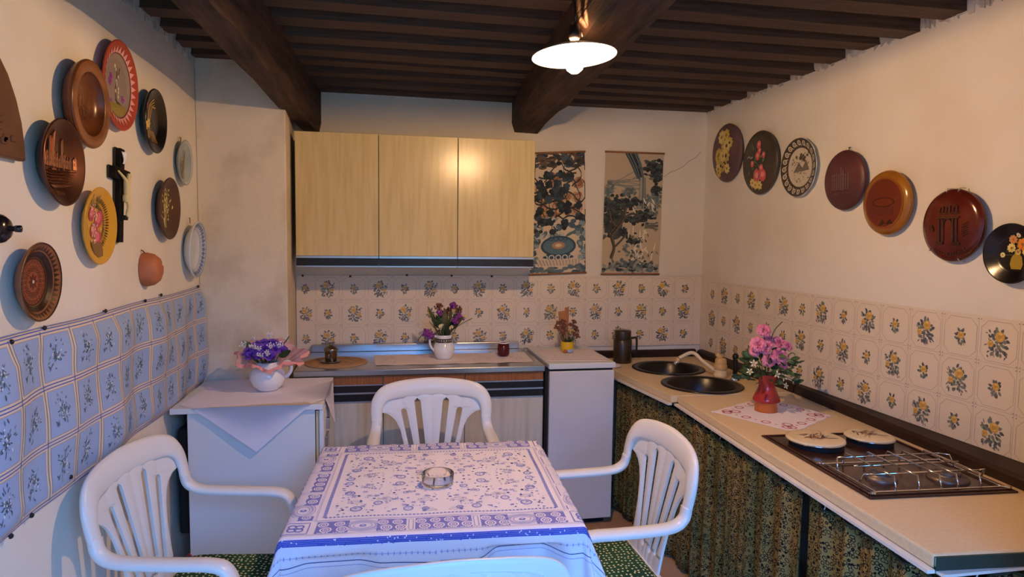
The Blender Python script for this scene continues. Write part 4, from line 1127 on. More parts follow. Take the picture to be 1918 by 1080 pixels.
def d_ochre(P_, r):
    for k in range(26):
        a = -1.3+2.9*k/25
        for q in range(2): P_.leaf((.40*math.cos(a)+q*.16*math.cos(a), .04+.40*math.sin(a)+q*.16*math.sin(a)), a, .15, .05, r.choice([S(96, 64, 30), S(70, 52, 30), S(120, 96, 40)]), 1)
    P_.poly([(-.30, -.42), (.30, -.42), (.34, -.6), (.22, -.78), (-.05, -.82), (-.24, -.7)], S(120, 86, 44), 1)
    for u, v, w in ((.18, .18, .26), (-.22, .30, .22), (-.10, -.12, .24), (.12, -.32, .22)):
        P_.ell((u, v), w, w*.8, S(190, 62, 84), 2, .6, 12); P_.ell((u-.03, v+.03), w*.6, w*.5, S(224, 110, 124), 3, .6, 10)
    for k in range(60): P_.ell((r.gauss(-.12, .13), r.uniform(-.55, .55)), .035, .03, r.choice([S(240, 214, 190), S(232, 190, 170), S(214, 150, 130)]), 4, n=6)
    for k in range(18): P_.leaf((r.uniform(-.4, .1), r.uniform(.3, .7)), r.uniform(.9, 2.2), .14, .04, r.choice([S(110, 90, 40), S(86, 66, 34)]), 1)
plate('ochre_plate', 'ochre yellow plate painted with a vase of pink and white flowers', 'L', (158, 220, 350, 495), 'ochre_plate', 'dish', .9, deco=d_ochre)
def d_blue(P_, r):
    for k in range(34):
        a = 2*PI*k/34; flower(P_, .84*math.cos(a), .84*math.sin(a), .085, S(120, 134, 170), S(90, 104, 150), 5, 1)
    disc(P_, .93, .96, S(150, 160, 186), 1); disc(P_, .70, .72, S(150, 160, 186), 1)
plate('blue_white_plate', 'white plate with a blue-grey flower rim, hung by wire in the corner', 'L', (346, 384, 413, 520), 'blue_white', 'dish', 1.3, deco=d_blue, hang=True, tilt=3)
def d_carved(P_, r):
    DK = S(58, 28, 20); full(P_, .56, S(150, 76, 44)); disc(P_, .56, .60, DK, 1); disc(P_, .62, .76, S(44, 22, 18), 1)
    for k in range(40):
        a = 2*PI*k/40
        P_.poly([(.80*math.cos(a-.07), .80*math.sin(a-.07)), (.92*math.cos(a), .92*math.sin(a)), (.80*math.cos(a+.07), .80*math.sin(a+.07))], DK, 1)
    P_.ring((0, 0), .955, .985, DK, 1, 40)
    for q, n in ((.50, 26), (.38, 20), (.30, 18)):
        for k in range(n):
            a = 2*PI*k/n; P_.ring((q*math.cos(a), q*math.sin(a)), .028, .046, DK, 1, 8)
    for k in range(8): P_.leaf((0, 0), k*PI/4, .22, .08, S(96, 36, 26), 2)
    P_.ell((0, 0), .05, .05, S(214, 190, 160), 3, n=8)
plate('carved_wood_plate', 'round wooden plate burnt with dark rings and a central star', 'L', (32, 112, 452, 602), 'turned_wood_pale', 'dish', 1.1, deco=d_carved)
# small terracotta half vessel
c = on(289, 506, 0, XL+.03)
tv = thing('terracotta_wall_pot', 'small round terracotta pot half hung on the left wall above the blue covering', 'wall pot', M=wall_M('L', c[1]-.02, c[2]+.004, .002, 0))
b = MB(); b.lathe([(.060, .0), (.061, .012), (.056, .034), (.042, .052), (.02, .061), (.001, .063)], 32, Matrix.Diagonal((.86, 1, 1, 1))); b.build('body', 'terracotta', tv)
b = MB()
for k in range(3): b.sphere((.004, .022-.018*k, .062-.003*k*k), .008, 8, 6, None, (.6, 1, .4))
b.build('flower_dabs', 'petal_cream', tv)['kind'] = 'stuff'
b = MB(); b.tube([(-.01, .056, .01), (-.018, .066, .006), (-.026, .070, .002)], .0018, 5); b.build('hanger', 'wire', tv)
# carved plaque cut by the picture edge
a0 = on(0, 155, 0, XL+.02); a1 = on(47, 303, 0, XL+.02)
yc = a1[1]-.235; hh = .30
pq = thing('carved_plaque', 'brown carved wooden plaque with a curved side and flat foot on the left wall', 'plaque', M=wall_M('L', yc, a1[2], .002, 0))
out = [(.235, 0), (.233, .04), (.224, .09), (.205, .14), (.175, .19), (.13, .235), (.07, .265), (0, .275)]
poly = out+[(-x, y) for x, y in out[-2::-1]]
b = MB(); b.prism(poly, 0, .022, lambda u, v, h: (u, v, h)); b.build('board', 'carved_wood', pq, bevel=.006)
b = MB(); rg = random.Random(9)
for k in range(60):
    x, y = rg.uniform(-.17, .17), rg.uniform(.02, .17); b.prism([(x, y), (x+.02, y), (x+.02, y+.015), (x, y+.015)], .021, .025, lambda u, v, h: (u, v, h))
b.build('carving', 'carved_wood', pq, bevel=.002, seg=1)['kind'] = 'stuff'
# rotary switch
c = on(14, 428, 0, XL+.03)
sw = thing('rotary_switch', 'old black porcelain rotary light switch on the left wall', 'switch', M=wall_M('L', c[1], c[2], .001, 0))
b = MB(); b.lathe([(.034, 0), (.035, .006), (.031, .020), (.022, .030), (.010, .034), (.001, .034)], 28); b.build('housing', 'switch_black', sw)
b = MB(); b.lathe([(.007, .033), (.006, .042), (.008, .046), (.008, .056), (.001, .058)], 14); b.build('knob', 'switch_black', sw)
# crucifix
c = on(229, 366, 0, XL+.02)
cr = thing('crucifix', 'dark wooden crucifix with a cream figure on the left wall', 'crucifix', M=wall_M('L', c[1]-.006, c[2], .002, 1) @ Matrix.Rotation(math.radians(-4), 4, 'Z'))
b = MB(); b.box((-.017, -.150, .004), (.017, .150, .020)); b.box((-.062, .050, .003), (.062, .086, .022)); b.build('cross', 'dark_board', cr, bevel=.002)
b = MB(); b.box((-.019, -.152, 0), (.019, .152, .006)); b.box((-.064, .048, 0), (.064, .088, .005)); b.build('backing', 'black_lacquer', cr)
b = MB(); b.grid(lambda u, v: (-.012+.026*u, .100+.040*v, .024+.004*math.sin(u*5+v*4)), 6, 8); b.build('name_scroll', 'petal_white', cr, solid=.0015)
b = MB(); b.box((-.012, -.078, .018), (.012, -.064, .034)); b.build('foot_rest', 'black_matt', cr)
V = {'pel': ((0, -.002, .032), .0085), 'che': ((0, .036, .034), .0105), 'nec': ((.001, .058, .036), .0045), 'hea': ((.003, .066, .038), .0075), 'top': ((.004, .073, .037), .0055),
     'ls': ((-.013, .052, .033), .0052), 'le': ((-.034, .062, .030), .0038), 'lh': ((-.053, .072, .026), .0034), 'rs': ((.013, .052, .033), .0052), 're': ((.034, .062, .030), .0038), 'rh': ((.053, .072, .026), .0034),
     'lk': ((-.003, -.034, .042), .0062), 'lf': ((-.001, -.062, .034), .0042), 'rk': ((.006, -.036, .040), .006), 'rf': ((.003, -.064, .036), .0042), 'toe': ((.001, -.072, .042), .003)}
E_ = [('pel', 'che'), ('che', 'nec'), ('nec', 'hea'), ('hea', 'top'), ('che', 'ls'), ('ls', 'le'), ('le', 'lh'), ('che', 'rs'), ('rs', 're'), ('re', 'rh'), ('pel', 'lk'), ('lk', 'lf'), ('pel', 'rk'), ('rk', 'rf'), ('lf', 'toe')]
ks = list(V); me = bpy.data.meshes.new('figure'); me.from_pydata([V[k][0] for k in ks], [(ks.index(a), ks.index(b)) for a, b in E_], [])
me.materials.append(MATS['ivory']); fo = bpy.data.objects.new('figure', me); COL.objects.link(fo); fo.parent = cr
sk = fo.modifiers.new('skin', 'SKIN'); sl = me.skin_vertices[0] if me.skin_vertices else None
if sl:
    for i, k in enumerate(ks): sl.data[i].radius = (V[k][1], V[k][1]); sl.data[i].use_root = (k == 'pel')
sb_ = fo.modifiers.new('smooth', 'SUBSURF'); sb_.levels = 2; sb_.render_levels = 2
b = MB(); b.lathe([(.011, .006), (.0125, -.004), (.011, -.014), (.008, -.018)], 14, Matrix.Translation((0, -.004, .033)) @ Matrix.Rotation(-PI/2, 4, 'X')); b.build('loincloth', 'ivory', cr)

# ---------------------------------------------------------------- right wall
def d_yel(P_, r):
    for k in range(17): flower(P_, r.uniform(-.5, .5), r.uniform(-.68, .68), r.uniform(.16, .27), r.choice([S(214, 186, 84), S(196, 170, 96), S(226, 204, 130)]), r.choice([S(60, 46, 56), S(150, 116, 50)]), 8, 1+k % 3)
    for k in range(18): P_.leaf((r.uniform(-.5, .5), r.uniform(-.7, .7)), r.uniform(0, 6), .16, .07, r.choice([S(150, 136, 88), S(126, 118, 80), S(70, 54, 62)]), 0)
plate('mauve_flower_plate', 'mauve clay plate painted with yellow daisies, hung nearest the corner', 'R', (1332, 1388, 232, 340), 'purple_grey_clay', 'convex', 1.3, deco=d_yel, pm='print')
def d_pink(P_, r):
    for k in range(40): P_.leaf((r.uniform(-.4, .4), r.uniform(-.6, .5)), r.uniform(0, 6), .16, .07, r.choice([S(92, 124, 92), S(74, 104, 88), S(118, 138, 104)]), k % 2)
    for u, v, w in ((.1, .55, .12), (.05, .2, .13), (-.25, -.02, .10), (.0, -.42, .2), (.32, -.42, .18), (.38, .2, .09), (.15, .35, .1), (.25, -.2, .12)): P_.ell((u, v), w, w*1.1, S(214, 96, 100), 2, n=9); P_.ell((u, v+.02), w*.55, w*.5, S(236, 150, 140), 3, n=8)
    for u, v in ((-.1, -.7), (.12, -.72), (-.28, -.62)): flower(P_, u, v, .15, S(228, 206, 130), S(170, 130, 60), 7, 3)
    for k in range(7): P_.ell((-.55+.05*k, .2+.03*math.sin(k)), .03, .03, S(160, 170, 180), 2, n=6)
plate('dark_flower_plate', 'dark clay plate painted with pink roses and cream daisies', 'R', (1387, 1457, 245, 363), 'dark_green_grey', 'convex', 1.3, deco=d_pink, pm='print')
def d_trans(P_, r):
    BR = S(74, 66, 58); CR = S(212, 198, 176)
    disc(P_, .66, .985, BR, 0, 48); disc(P_, .60, .66, CR, 1)
    for k in range(20):
        a = 2*PI*k/20; u, v = .83*math.cos(a), .83*math.sin(a)
        P_.ring((u, v), .05, .09, CR, 1, 10); P_.ell((u, v), .025, .025, CR, 1, n=6); P_.leaf((.72*math.cos(a+.15), .72*math.sin(a+.15)), a+.8, .12, .04, CR, 1)
    full(P_, .60, CR)
    for k in range(70):
        u, v = r.uniform(-.52, .5), r.uniform(-.5, .5)
        if math.hypot(u, v) < .54: P_.leaf((u, v), r.uniform(-.4, .8), r.uniform(.05, .16), r.uniform(.02, .05), r.choice([S(120, 108, 92), S(92, 82, 70), S(150, 136, 116)]), 1+k % 3)
    P_.poly([(-.4, -.15), (-.1, .18), (.1, -.02), (.3, .22), (.48, -.12)], S(120, 108, 94), 1)
    for k in range(16): P_.ell((.1+r.gauss(0, .14), .34+r.gauss(0, .08)), .06, .05, S(84, 76, 64), 3, n=7)
plate('transferware_plate', 'scalloped cream plate with a brown printed landscape and floral rim', 'R', (1461, 1527, 258, 368), 'blue_white', 'dish', .8, deco=d_trans, scallop=.012)
def rl_facade(add, r):
    for k in range(8): add(bar(-.42+k*.11, -.3, -.42+k*.11, .22+.04*math.sin(k), .04), .003)
    for k in range(4): add(bar(-.46, -.3+k*.16, .42, -.3+k*.16, .02), .003)
    add(bar(.02, -.34, .02, .42, .05), .004); add(bar(.12, -.34, .12, .36, .04), .004)
    for k in range(8): add(bar(-.4+k*.1, -.44+r.uniform(-.03, .03), -.34+k*.1, -.42, .03), .002)
plate('plum_relief_plate', 'dull plum clay plate with a faint church facade in relief', 'R', (1542, 1618, 281, 393), 'plum_clay', 'convex', 1.3, relief=rl_facade, rm='purple_grey_clay', hang=True)
def d_rustcenter(P_, r):
    full(P_, .74, S(104, 40, 22), 0); P_.ring((0, 0), .74, .80, S(136, 78, 30), 0, 40)
def rl_arena(add, r):
    for k in range(28):
        a0, a1 = 2*PI*k/28, 2*PI*(k+1)/28
        add([(.02+.42*math.cos(a0), .02+.12*math.sin(a0)), (.02+.46*math.cos(a0), .02+.15*math.sin(a0)), (.02+.46*math.cos(a1), .02+.15*math.sin(a1)), (.02+.42*math.cos(a1), .02+.12*math.sin(a1))], .004)
    for k in range(11): add(bar(-.5+k*.09, -.36+.03*math.sin(k), -.46+k*.09, -.14, .025), .003)
    add(bar(-.6, .18, .5, .22, .02), .003); add(bar(-.62, .22, .52, .26, .015), .003)
    for q in ([(-.2, -.72), (.0, -.5), (.1, -.62)], [(.12, -.66), (.3, -.5), (.42, -.64)]): add(q, .004)
plate('amber_relief_plate', 'amber glazed plate with an arena in relief', 'R', (1617, 1702, 319, 440), 'amber_glaze', 'convex', 1.4, deco=d_rustcenter, relief=rl_arena, rm='copper')
def rl_gate(add, r):
    for x in (-.28, -.17, .17, .28): add(bar(x, -.45, x, .18, .045), .006)
    add(bar(-.36, .22, .36, .22, .06), .006); add(bar(-.32, .32, .34, .34, .04), .005)
    for k in range(6): add(bar(-.28+k*.11, .36, -.28+k*.11, .50+.03*(k % 2), .04), .005)
    for k in range(10):
        a0, a1 = PI*k/10, PI*(k+1)/10; add([(.12*math.cos(a0), .05+.12*math.sin(a0)), (.15*math.cos(a0), .05+.15*math.sin(a0)), (.15*math.cos(a1), .05+.15*math.sin(a1)), (.12*math.cos(a1), .05+.12*math.sin(a1))], .006)
    for x in (-.14, .14): add(bar(x, -.45, x, .05, .03), .005)
    for x in (-.26, .26): add([(x-.12, -.52), (x+.12, -.52), (x+.10, -.44), (x-.10, -.44)], .006)
    for k in range(7): add(cpoly(-.56+r.uniform(-.08, .08), -.02+r.uniform(-.1, .1), .05, .05, 7), .005)
    for k in range(6): add(bar(.44, -.3+k*.06, .62, -.22+k*.06, .015), .003)
    for k in range(12):
        a = -2.2+1.3*k/11; add(bar(.76*math.cos(a), .76*math.sin(a), .82*math.cos(a), .82*math.sin(a), .03), .003)
rp_ = plate('rust_relief_plate', 'glossy dark red plate with a triumphal arch in relief, held by wire clips', 'R', (1725, 1841, 353, 490), 'rust_glaze', 'convex', 1.4, relief=rl_gate, rm='copper')
for a in (1.35, 1.75, 3.9, 5.0):
    b = MB(); q = .1275; b.tube([(q*.93*math.cos(a), q*.93*math.sin(a), .033), (q*1.02*math.cos(a), q*1.02*math.sin(a), .026), (q*1.02*math.cos(a), q*1.02*math.sin(a), .004)], .0016, 6); b.build('clip', 'aluminium', rp_)
def d_vase(P_, r):
    P_.poly([(-.10, -.52), (.24, -.52), (.30, -.36), (.26, -.12), (.14, .02), (.16, .12), (.0, .12), (.02, .02), (-.12, -.14), (-.16, -.36)], S(168, 140, 44), 1)
    for u, v, w, c_ in ((.26, .30, .2, S(232, 140, 44)), (-.06, .46, .15, S(206, 140, 80)), (-.12, .18, .15, S(236, 214, 130)), (.12, .05, .1, S(230, 200, 110)), (.38, .06, .12, S(230, 200, 110)), (-.42, -.06, .09, S(232, 216, 150)), (.14, .60, .08, S(236, 220, 170)), (.44, .44, .1, S(230, 150, 60))):
        flower(P_, u, v, w, c_, S(170, 100, 30), 9, 2); P_.line([(u, v), (.06, -.05)], .015, S(100, 96, 50), 1)
    for k in range(10): P_.leaf((r.uniform(-.3, .4), r.uniform(-.1, .4)), r.uniform(0, 6), .14, .05, S(44, 56, 40), 0)
plate('black_vase_plate', 'black lacquered plate painted with orange and yellow flowers in a vase', 'R', (1845, 1945, 417, 531), 'black_lacquer', 'dish', 1.1, deco=d_vase)

# ================================================================== hanging scrolls on the back wall
def scroll(label, tl, tr, bl, br, draw, seed):
    y = YB-.006
    q = [on(*p, 1, y) for p in (tl, tr, bl, br)]
    def fn(u, v, h):
        a = q[2]*(1-u)+q[3]*u; b = q[0]*(1-u)+q[1]*u; p = a*(1-v)+b*v
        return (p[0], y-.002-.0007*math.sin(v*5+u*2)**2-h, p[2])
    rt = thing('hanging_scroll', label, 'scroll', group='paper scrolls on the back wall')
    m = MB(); m.grid(lambda a, b: fn(a, b, 0), 12, 24); m.build('sheet', 'paper', rt)
    P_ = Print(fn, .0009, .0003); draw(P_, random.Random(seed)); P_.build('painting', 'print_paper', rt)['kind'] = 'stuff'
    for v in (0, 1):
        m = MB(); m.tube([Vector(fn(-.01, v, .003)), Vector(fn(1.01, v, .003))], .0055, 8); m.build('rod', 'scroll_rod', rt)
INK = S(52, 62, 70); BLU = S(78, 98, 116); PAL = S(222, 204, 180); TAN = S(186, 144, 112); TEAL = S(96, 120, 130)
class Clip:
    """keeps brush strokes inside the sheet"""
    def __init__(self, P_): self.P = P_
    def c(self, p): return (min(.995, max(.005, p[0])), min(.997, max(.003, p[1])))
    def ell(self, c, rx, ry, col, l=0, rot=0.0, n=10):
        ry = rx*.42 if ry is None else ry
        pts = [(c[0]+rx*math.cos(t)*math.cos(rot)-ry*2.4*math.sin(t)*math.sin(rot), c[1]+(rx*math.cos(t)*math.sin(rot)/2.4+ry*math.sin(t)*math.cos(rot))) for t in [2*PI*k/n for k in range(n)]]
        pts = [self.c(p) for p in pts]
        if max(p[0] for p in pts)-min(p[0] for p in pts) > .004: self.P.poly(pts, col, l)
    def line(self, pts, w, col, l=0):
        self.P.line([self.c(p) for p in pts], w, col, l)
    def poly(self, pts, col, l=0): self.P.poly([self.c(p) for p in pts], col, l)
    def leaf(self, p, a, L, w, col, l=0): self.P.leaf((min(.88, max(.1, p[0])), min(.96, max(.04, p[1]))), a, L, w, col, l)
    def ring(self, c, r0, r1, col, l=0): self.P.ring(c, r0, r1, col, l, 14, sy=.42)
def wander(r, u, v, a, n, st, turn=.5):
    pts = [(u, v)]
    for _ in range(n): a += r.uniform(-turn, turn); pts.append((pts[-1][0]+st*math.cos(a), pts[-1][1]+st*.42*math.sin(a)))
    return pts
def dr1(P0, r):
    P = Clip(P0); P0.rect(.005, .004, .995, .996, PAL, 0, .03)
    for k in range(120): P.ell((r.uniform(0, 1), r.uniform(.88, 1)), r.uniform(.03, .09), r.uniform(.008, .02), r.choice([INK, S(84, 70, 60), BLU, S(112, 92, 74)]), 1+k % 3, n=8)
    for k in range(34): P.line(wander(r, r.uniform(.0, 1), r.uniform(.40, .86), r.uniform(0, 6), 8, .07), .014, r.choice([INK, INK, S(70, 62, 60)]), 4)
    for k in range(20):
        u, v = r.uniform(.08, .92), r.uniform(.42, .80)
        for q in range(7): a = q*.9+r.uniform(0, .4); P.ell((u+.065*math.cos(a), v+.026*math.sin(a)), .06, .022, r.choice([S(196, 152, 116), S(176, 126, 96), S(208, 176, 142)]), 2, a, 9)
        P.ring((u, v), .05, .07, S(140, 104, 80), 3)
    for k in range(38):
        u, v = r.uniform(.05, .95), r.uniform(.38, .84); a0 = r.uniform(0, 6)
        for q in range(4): a = a0+q*1.57; P.ell((u+.040*math.cos(a), v+.017*math.sin(a)), .045, .019, r.choice([INK, INK, S(40, 48, 56), S(66, 84, 98)]), 5+k % 2, a, 8)
    for k in range(46): P.ell((r.uniform(0, 1), r.uniform(.30, .46)), r.uniform(.03, .10), r.uniform(.010, .028), r.choice([BLU, TEAL, S(136, 156, 166), S(190, 196, 192), INK]), 3+k % 3, r.uniform(0, 3), 9)
    for s in (.05, .95):
        for k in range(26): P.ell((s+r.uniform(-.08, .08), r.uniform(.04, .34)), r.uniform(.03, .07), r.uniform(.012, .03), r.choice([TEAL, BLU, S(150, 168, 174)]), 3+k % 2, r.uniform(0, 3), 8)
    P.ell((.5, .23), .32, .085, S(60, 84, 104), 6, n=26); P.ell((.5, .23), .28, .070, S(92, 122, 142), 7, n=26); P.ell((.5, .235), .12, .030, TAN, 8, n=16); P.ell((.5, .235), .06, .015, PAL, 9, n=12)
    P.poly([(.30, .165), (.70, .165), (.80, .135), (.66, .12), (.34, .12), (.20, .135)], S(60, 84, 104), 7)
    for k in range(5): P.ring((.26+k*.12, .135), .035, .055, S(214, 204, 190), 8)
    for k in range(4): P.ring((.36+k*.09, .29), .03, .045, S(60, 84, 104), 8)
    P.poly([(.08, .12), (.92, .12), (.80, .065), (.20, .065)], S(212, 196, 176), 5)
    for k in range(14): P.line([(.10+k*.06, .118), (.16+k*.055, .066)], .010, S(150, 132, 116), 6)
    for k in range(40): P.ell((r.uniform(0, 1), r.uniform(0, .065)), r.uniform(.04, .1), r.uniform(.008, .02), r.choice([TEAL, BLU, S(116, 126, 124)]), 3+k % 3, n=8)
def dr2(P0, r):
    P = Clip(P0); P0.rect(.005, .004, .995, .996, S(196, 178, 152), 0, .03)
    def blob(u, v, w, h, n, cols, l0, sz=(.02, .05)):
        for k in range(n): P.ell((u+r.gauss(0, w), v+r.gauss(0, h)), r.uniform(*sz), r.uniform(sz[0]*.3, sz[1]*.36), r.choice(cols), l0+k % 3, r.uniform(-.5, .5), 8)
    PINE = [INK, S(66, 74, 74), S(84, 94, 90), S(48, 54, 58)]; ROCK = [TEAL, S(126, 136, 132), S(150, 152, 142), S(104, 116, 116)]
    P.poly([(.33, 1), (.55, 1), (.58, .90), (.66, .82), (.68, .76), (.60, .77), (.52, .82), (.44, .90)], S(92, 108, 112), 1)
    for k in range(14): P.line([(.34+k*.016, .995), (.46+k*.013, .90), (.56+k*.009, .79)], .010, r.choice([INK, TEAL, S(140, 148, 144)]), 2)
    P.poly([(.60, .80), (.70, .80), (.72, .66), (.74, .54), (.56, .54), (.61, .66)], S(132, 140, 134), 1)
    for k in range(12): P.line([(.605+k*.008, .80), (.60+k*.010, .66), (.565+k*.015, .545)], .007, r.choice([S(84, 98, 100), S(176, 174, 162), INK]), 3)
    for k in range(9): P.line(wander(r, .05, .735+k*.004, 0, 7, .08, .25), .008, S(140, 142, 136), 1)
    blob(.86, .88, .09, .030, 90, PINE, 3); blob(.92, .80, .05, .02, 40, PINE, 3); blob(.90, .70, .05, .018, 34, PINE, 3)
    blob(.42, .68, .06, .015, 40, ROCK, 2); blob(.06, .68, .06, .03, 46, ROCK, 2); blob(.84, .60, .07, .03, 70, ROCK, 2); blob(.75, .50, .10, .012, 40, ROCK, 2)
    blob(.36, .585, .12, .022, 110, PINE, 4); blob(.10, .57, .07, .03, 70, PINE, 4); blob(.14, .48, .10, .035, 110, PINE, 4); blob(.66, .475, .09, .022, 80, PINE, 4); blob(.42, .455, .07, .014, 50, PINE, 4); blob(.26, .34, .10, .025, 80, PINE, 4); blob(.12, .40, .06, .03, 40, PINE, 4)
    for pts, w in (([(.15, .13), (.20, .22), (.15, .32), (.24, .38), (.34, .46), (.38, .56)], .05), ([(.24, .38), (.14, .44), (.10, .52)], .028), ([(.20, .22), (.32, .28), (.40, .33)], .022), ([(.34, .46), (.48, .50), (.60, .49)], .02)): P.line(catmull(pts, 4), w, S(104, 92, 80), 8); P.line([(x-.012, y) for x, y in catmull(pts, 4)], w*.3, S(58, 54, 52), 9)
    blob(.50, .06, .30, .022, 150, ROCK+[INK], 3); blob(.50, .19, .07, .045, 60, ROCK, 5, (.02, .04)); blob(.50, .20, .03, .02, 12, [S(196, 184, 162)], 8, (.02, .04)); blob(.52, .27, .06, .008, 26, PINE, 8)
    for k in range(10): P.line(wander(r, .72, .40+r.uniform(-.02, .02), 0, 4, .06, .3), .010, S(128, 128, 122), 2)
    for k in range(30):
        u, v = r.choice([(r.uniform(.1, .9), r.uniform(.06, .22)), (r.uniform(.5, .95), r.uniform(.10, .20)), (r.uniform(.55, .95), r.uniform(.50, .58)), (r.uniform(.4, .8), r.uniform(.28, .36))]); a = r.uniform(0, 3)
        P.leaf((u, v), a, .09, .022, S(232, 222, 204), 10); P.leaf((u, v), a+2.6, .04, .012, INK, 11); P.line([(u, v), (u+r.uniform(-.03, .05), v-.025)], .007, S(60, 56, 54), 10)
scroll('paper scroll painted with dark blossoms over a blue vase, half behind the wall cupboard', (1003, 287), (1095, 284), (991, 514), (1097, 510), dr1, 3)
scroll('paper scroll painted with an ink landscape of pines and white birds', (1134, 284), (1243, 288), (1126, 513), (1233, 513), dr2, 8)
# ================================================================== flowers and small things
def petal_mesh(name, m, L, w, cup=.5, n=3, ruffle=0.0):
    b = MB(); b.grid(lambda a, t: ((a-.5)*w*math.sin(PI*min(1, .15+.80*t))**.7, ruffle*math.sin(a*9)*t, L*t-cup*L*((a-.5)**2)*0) if False else
                     ((a-.5)*w*math.sin(PI*(.14+.74*t)), cup*L*t*t+.3*w*(a-.5)**2*4*.25+ruffle*L*math.sin(a*11+t*3)*t, L*t*(1-.25*cup*t)), n, 3)
    return b
def rose(m, r, layers=((3, .2, .55), (5, .55, .8), (6, .9, 1.0)), ruffle=0.0, name='rose'):
    """rosette opening along +Z"""
    out = MB(); rg = random.Random(int(r*1e5))
    for n, lean, s in layers:
        for k in range(n):
            pm = petal_mesh('p', None, r*1.15*s, r*1.2*s, cup=lean*.35, ruffle=ruffle)
            M_ = Matrix.Rotation(2*PI*k/n+lean*2.1, 4, 'Z') @ Matrix.Translation((0, r*.10*s, 0)) @ Matrix.Rotation(-lean*1.05+rg.uniform(-.1, .1), 4, 'X')
            out.add([M_ @ Vector(v) for v in pm.v], pm.f, None, True)
    return out.mesh(name, m)
def leaf_mesh(m, L, w, bend=.35, name='leaf'):
    b = MB(); b.grid(lambda a, t: ((a-.5)*w*math.sin(PI*(.06+.90*t))**.8, bend*L*t*t*.6+abs(a-.5)*w*.25, L*t), 2, 5)
    return b.mesh(name, m)
def sprig_mesh(m, n, L, r, seed, name):
    rg = random.Random(seed); b = MB()
    for k in range(n):
        d = Vector((rg.gauss(0, .45), rg.gauss(0, .45), 1)).normalized()*L*rg.uniform(.5, 1); b.sphere(d, r*rg.uniform(.7, 1.2), 5, 4)
        b.tube([(0, 0, 0), d], r*.22, 3, cap=False)
    return b.mesh(name, m)
def star_mesh(m, r, n=5, name='star_flower'):
    b = MB()
    for k in range(n):
        a = 2*PI*k/n; ca, sa = math.cos(a), math.sin(a); f = lambda x, y, z: (x*ca-y*sa, x*sa+y*ca, z)
        b.add([f(.1*r, 0, 0), f(.5*r, .24*r, .12*r), f(r, 0, .05*r), f(.5*r, -.24*r, .12*r)], [(0, 1, 2, 3)])
    b.sphere((0, 0, .1*r), .16*r, 6, 4)
    return b.mesh(name, m)
def stem(root, a, b, m='leaf_dark', r=.0018):
    c = (Vector(a)+Vector(b))/2+Vector((0, 0, .008)); s = MB(); s.tube(catmull([a, tuple(c), b], 4), r, 5); s.build('stem', m, root)

# white round pitcher with purple roses in organza
p = on(498, 736, 2, ZK); PX, PY = p[0], p[1]+.05
pz = ZK+.0055
pt = thing('white_pitcher', 'round white porcelain pitcher on the cabinet cloth', 'pitcher', (PX, PY, pz))
b = MB(); b.lathe([(.001, 0), (.042, 0), (.046, .004), (.066, .026), (.076, .052), (.072, .078), (.056, .100), (.046, .112), (.048, .124), (.045, .124), (.043, .112), (.052, .098), (.068, .076), (.071, .052), (.060, .028), (.001, .010)], 44); b.build('body', 'porcelain', pt)
b = MB(); b.tube(catmull([(.058, 0, .102), (.078, 0, .122), (.096, 0, .116), (.100, 0, .088), (.088, 0, .064), (.070, 0, .052)], 6), .0075, 10); b.build('handle', 'porcelain', pt)
bq = thing('rose_bouquet', 'purple rose bouquet in pink organza standing in the white pitcher', 'bouquet', (PX, PY, pz+.10))
b = MB(); rg = random.Random(2)
def wrap(a, t):
    g = 2*PI*a; rad = .030+.094*t**.8+.010*t*math.sin(g*9)+.006*t*math.sin(g*17+1)
    asym = 1+.30*t*max(0, math.cos(g+.15))**2
    z = .002+.062*t**1.4+.012*t*math.sin(g*6+.7)+.040*t*math.sin(g)-.010*t*max(0, math.cos(g+.2))
    return (rad*asym*math.cos(g), rad*math.sin(g)*.90, z)
b.grid(wrap, 120, 8); b.build('wrap', 'organza', bq, weld=True)
b = MB(); b.grid(lambda a, t: tuple(Vector(wrap(a, 1.0))*(1+.035*t)+Vector((0, 0, -.014*t+.005*math.sin(a*150)*t))), 160, 3); b.build('ruffled_edge', 'organza_edge', bq, weld=True)
rm_ = rose('petal_purple', .026, name='rose'); lf = leaf_mesh('leaf_dark', .06, .035); spg = sprig_mesh('petal_white', 12, .03, .0032, 4, 'white_sprig')
rg = random.Random(12)
spots_ = [(-.055, -.045, .06), (-.022, -.058, .062), (.020, -.060, .058), (-.070, -.012, .070), (-.036, -.022, .084), (-.004, -.030, .086), (.034, -.024, .080), (.060, .0, .07), (-.052, .018, .088), (-.016, .012, .100), (.020, .012, .102), (.045, .03, .088), (-.03, .045, .095), (.008, .048, .100)]
for (x, y, z) in spots_:
    inst('rose', rm_, bq, place((x, y, z), (x*5, y*5-.25, .6), rg.uniform(0, 6), rg.uniform(.85, 1.1)))
    stem(bq, (x*.2, y*.2, -.03), (x, y, z))
for (x, y, z, dx, dy, dz) in ((.055, -.03, .05, 1, -.2, .35), (.03, -.055, .045, .5, -1, .1), (-.03, -.06, .04, -.3, -1, .1), (.05, .03, .08, 1, .3, .8), (-.06, .03, .07, -1, .3, .6), (.0, -.062, .035, .1, -1, -.1)):
    inst('leaf', lf, bq, place((x, y, z), (dx, dy, dz), rg.uniform(-1, 1)))
for (x, y, z) in ((-.02, -.062, .082), (.022, -.056, .088), (-.045, -.04, .088), (.05, -.03, .088), (-.06, .05, .10), (.0, .06, .115), (-.09, .0, .085), (.015, -.075, .06), (-.01, -.078, .055)):
    inst('white_sprig', spg, bq, place((x, y, z), (x*4, y*4-.2, .6), rg.uniform(0, 6)))

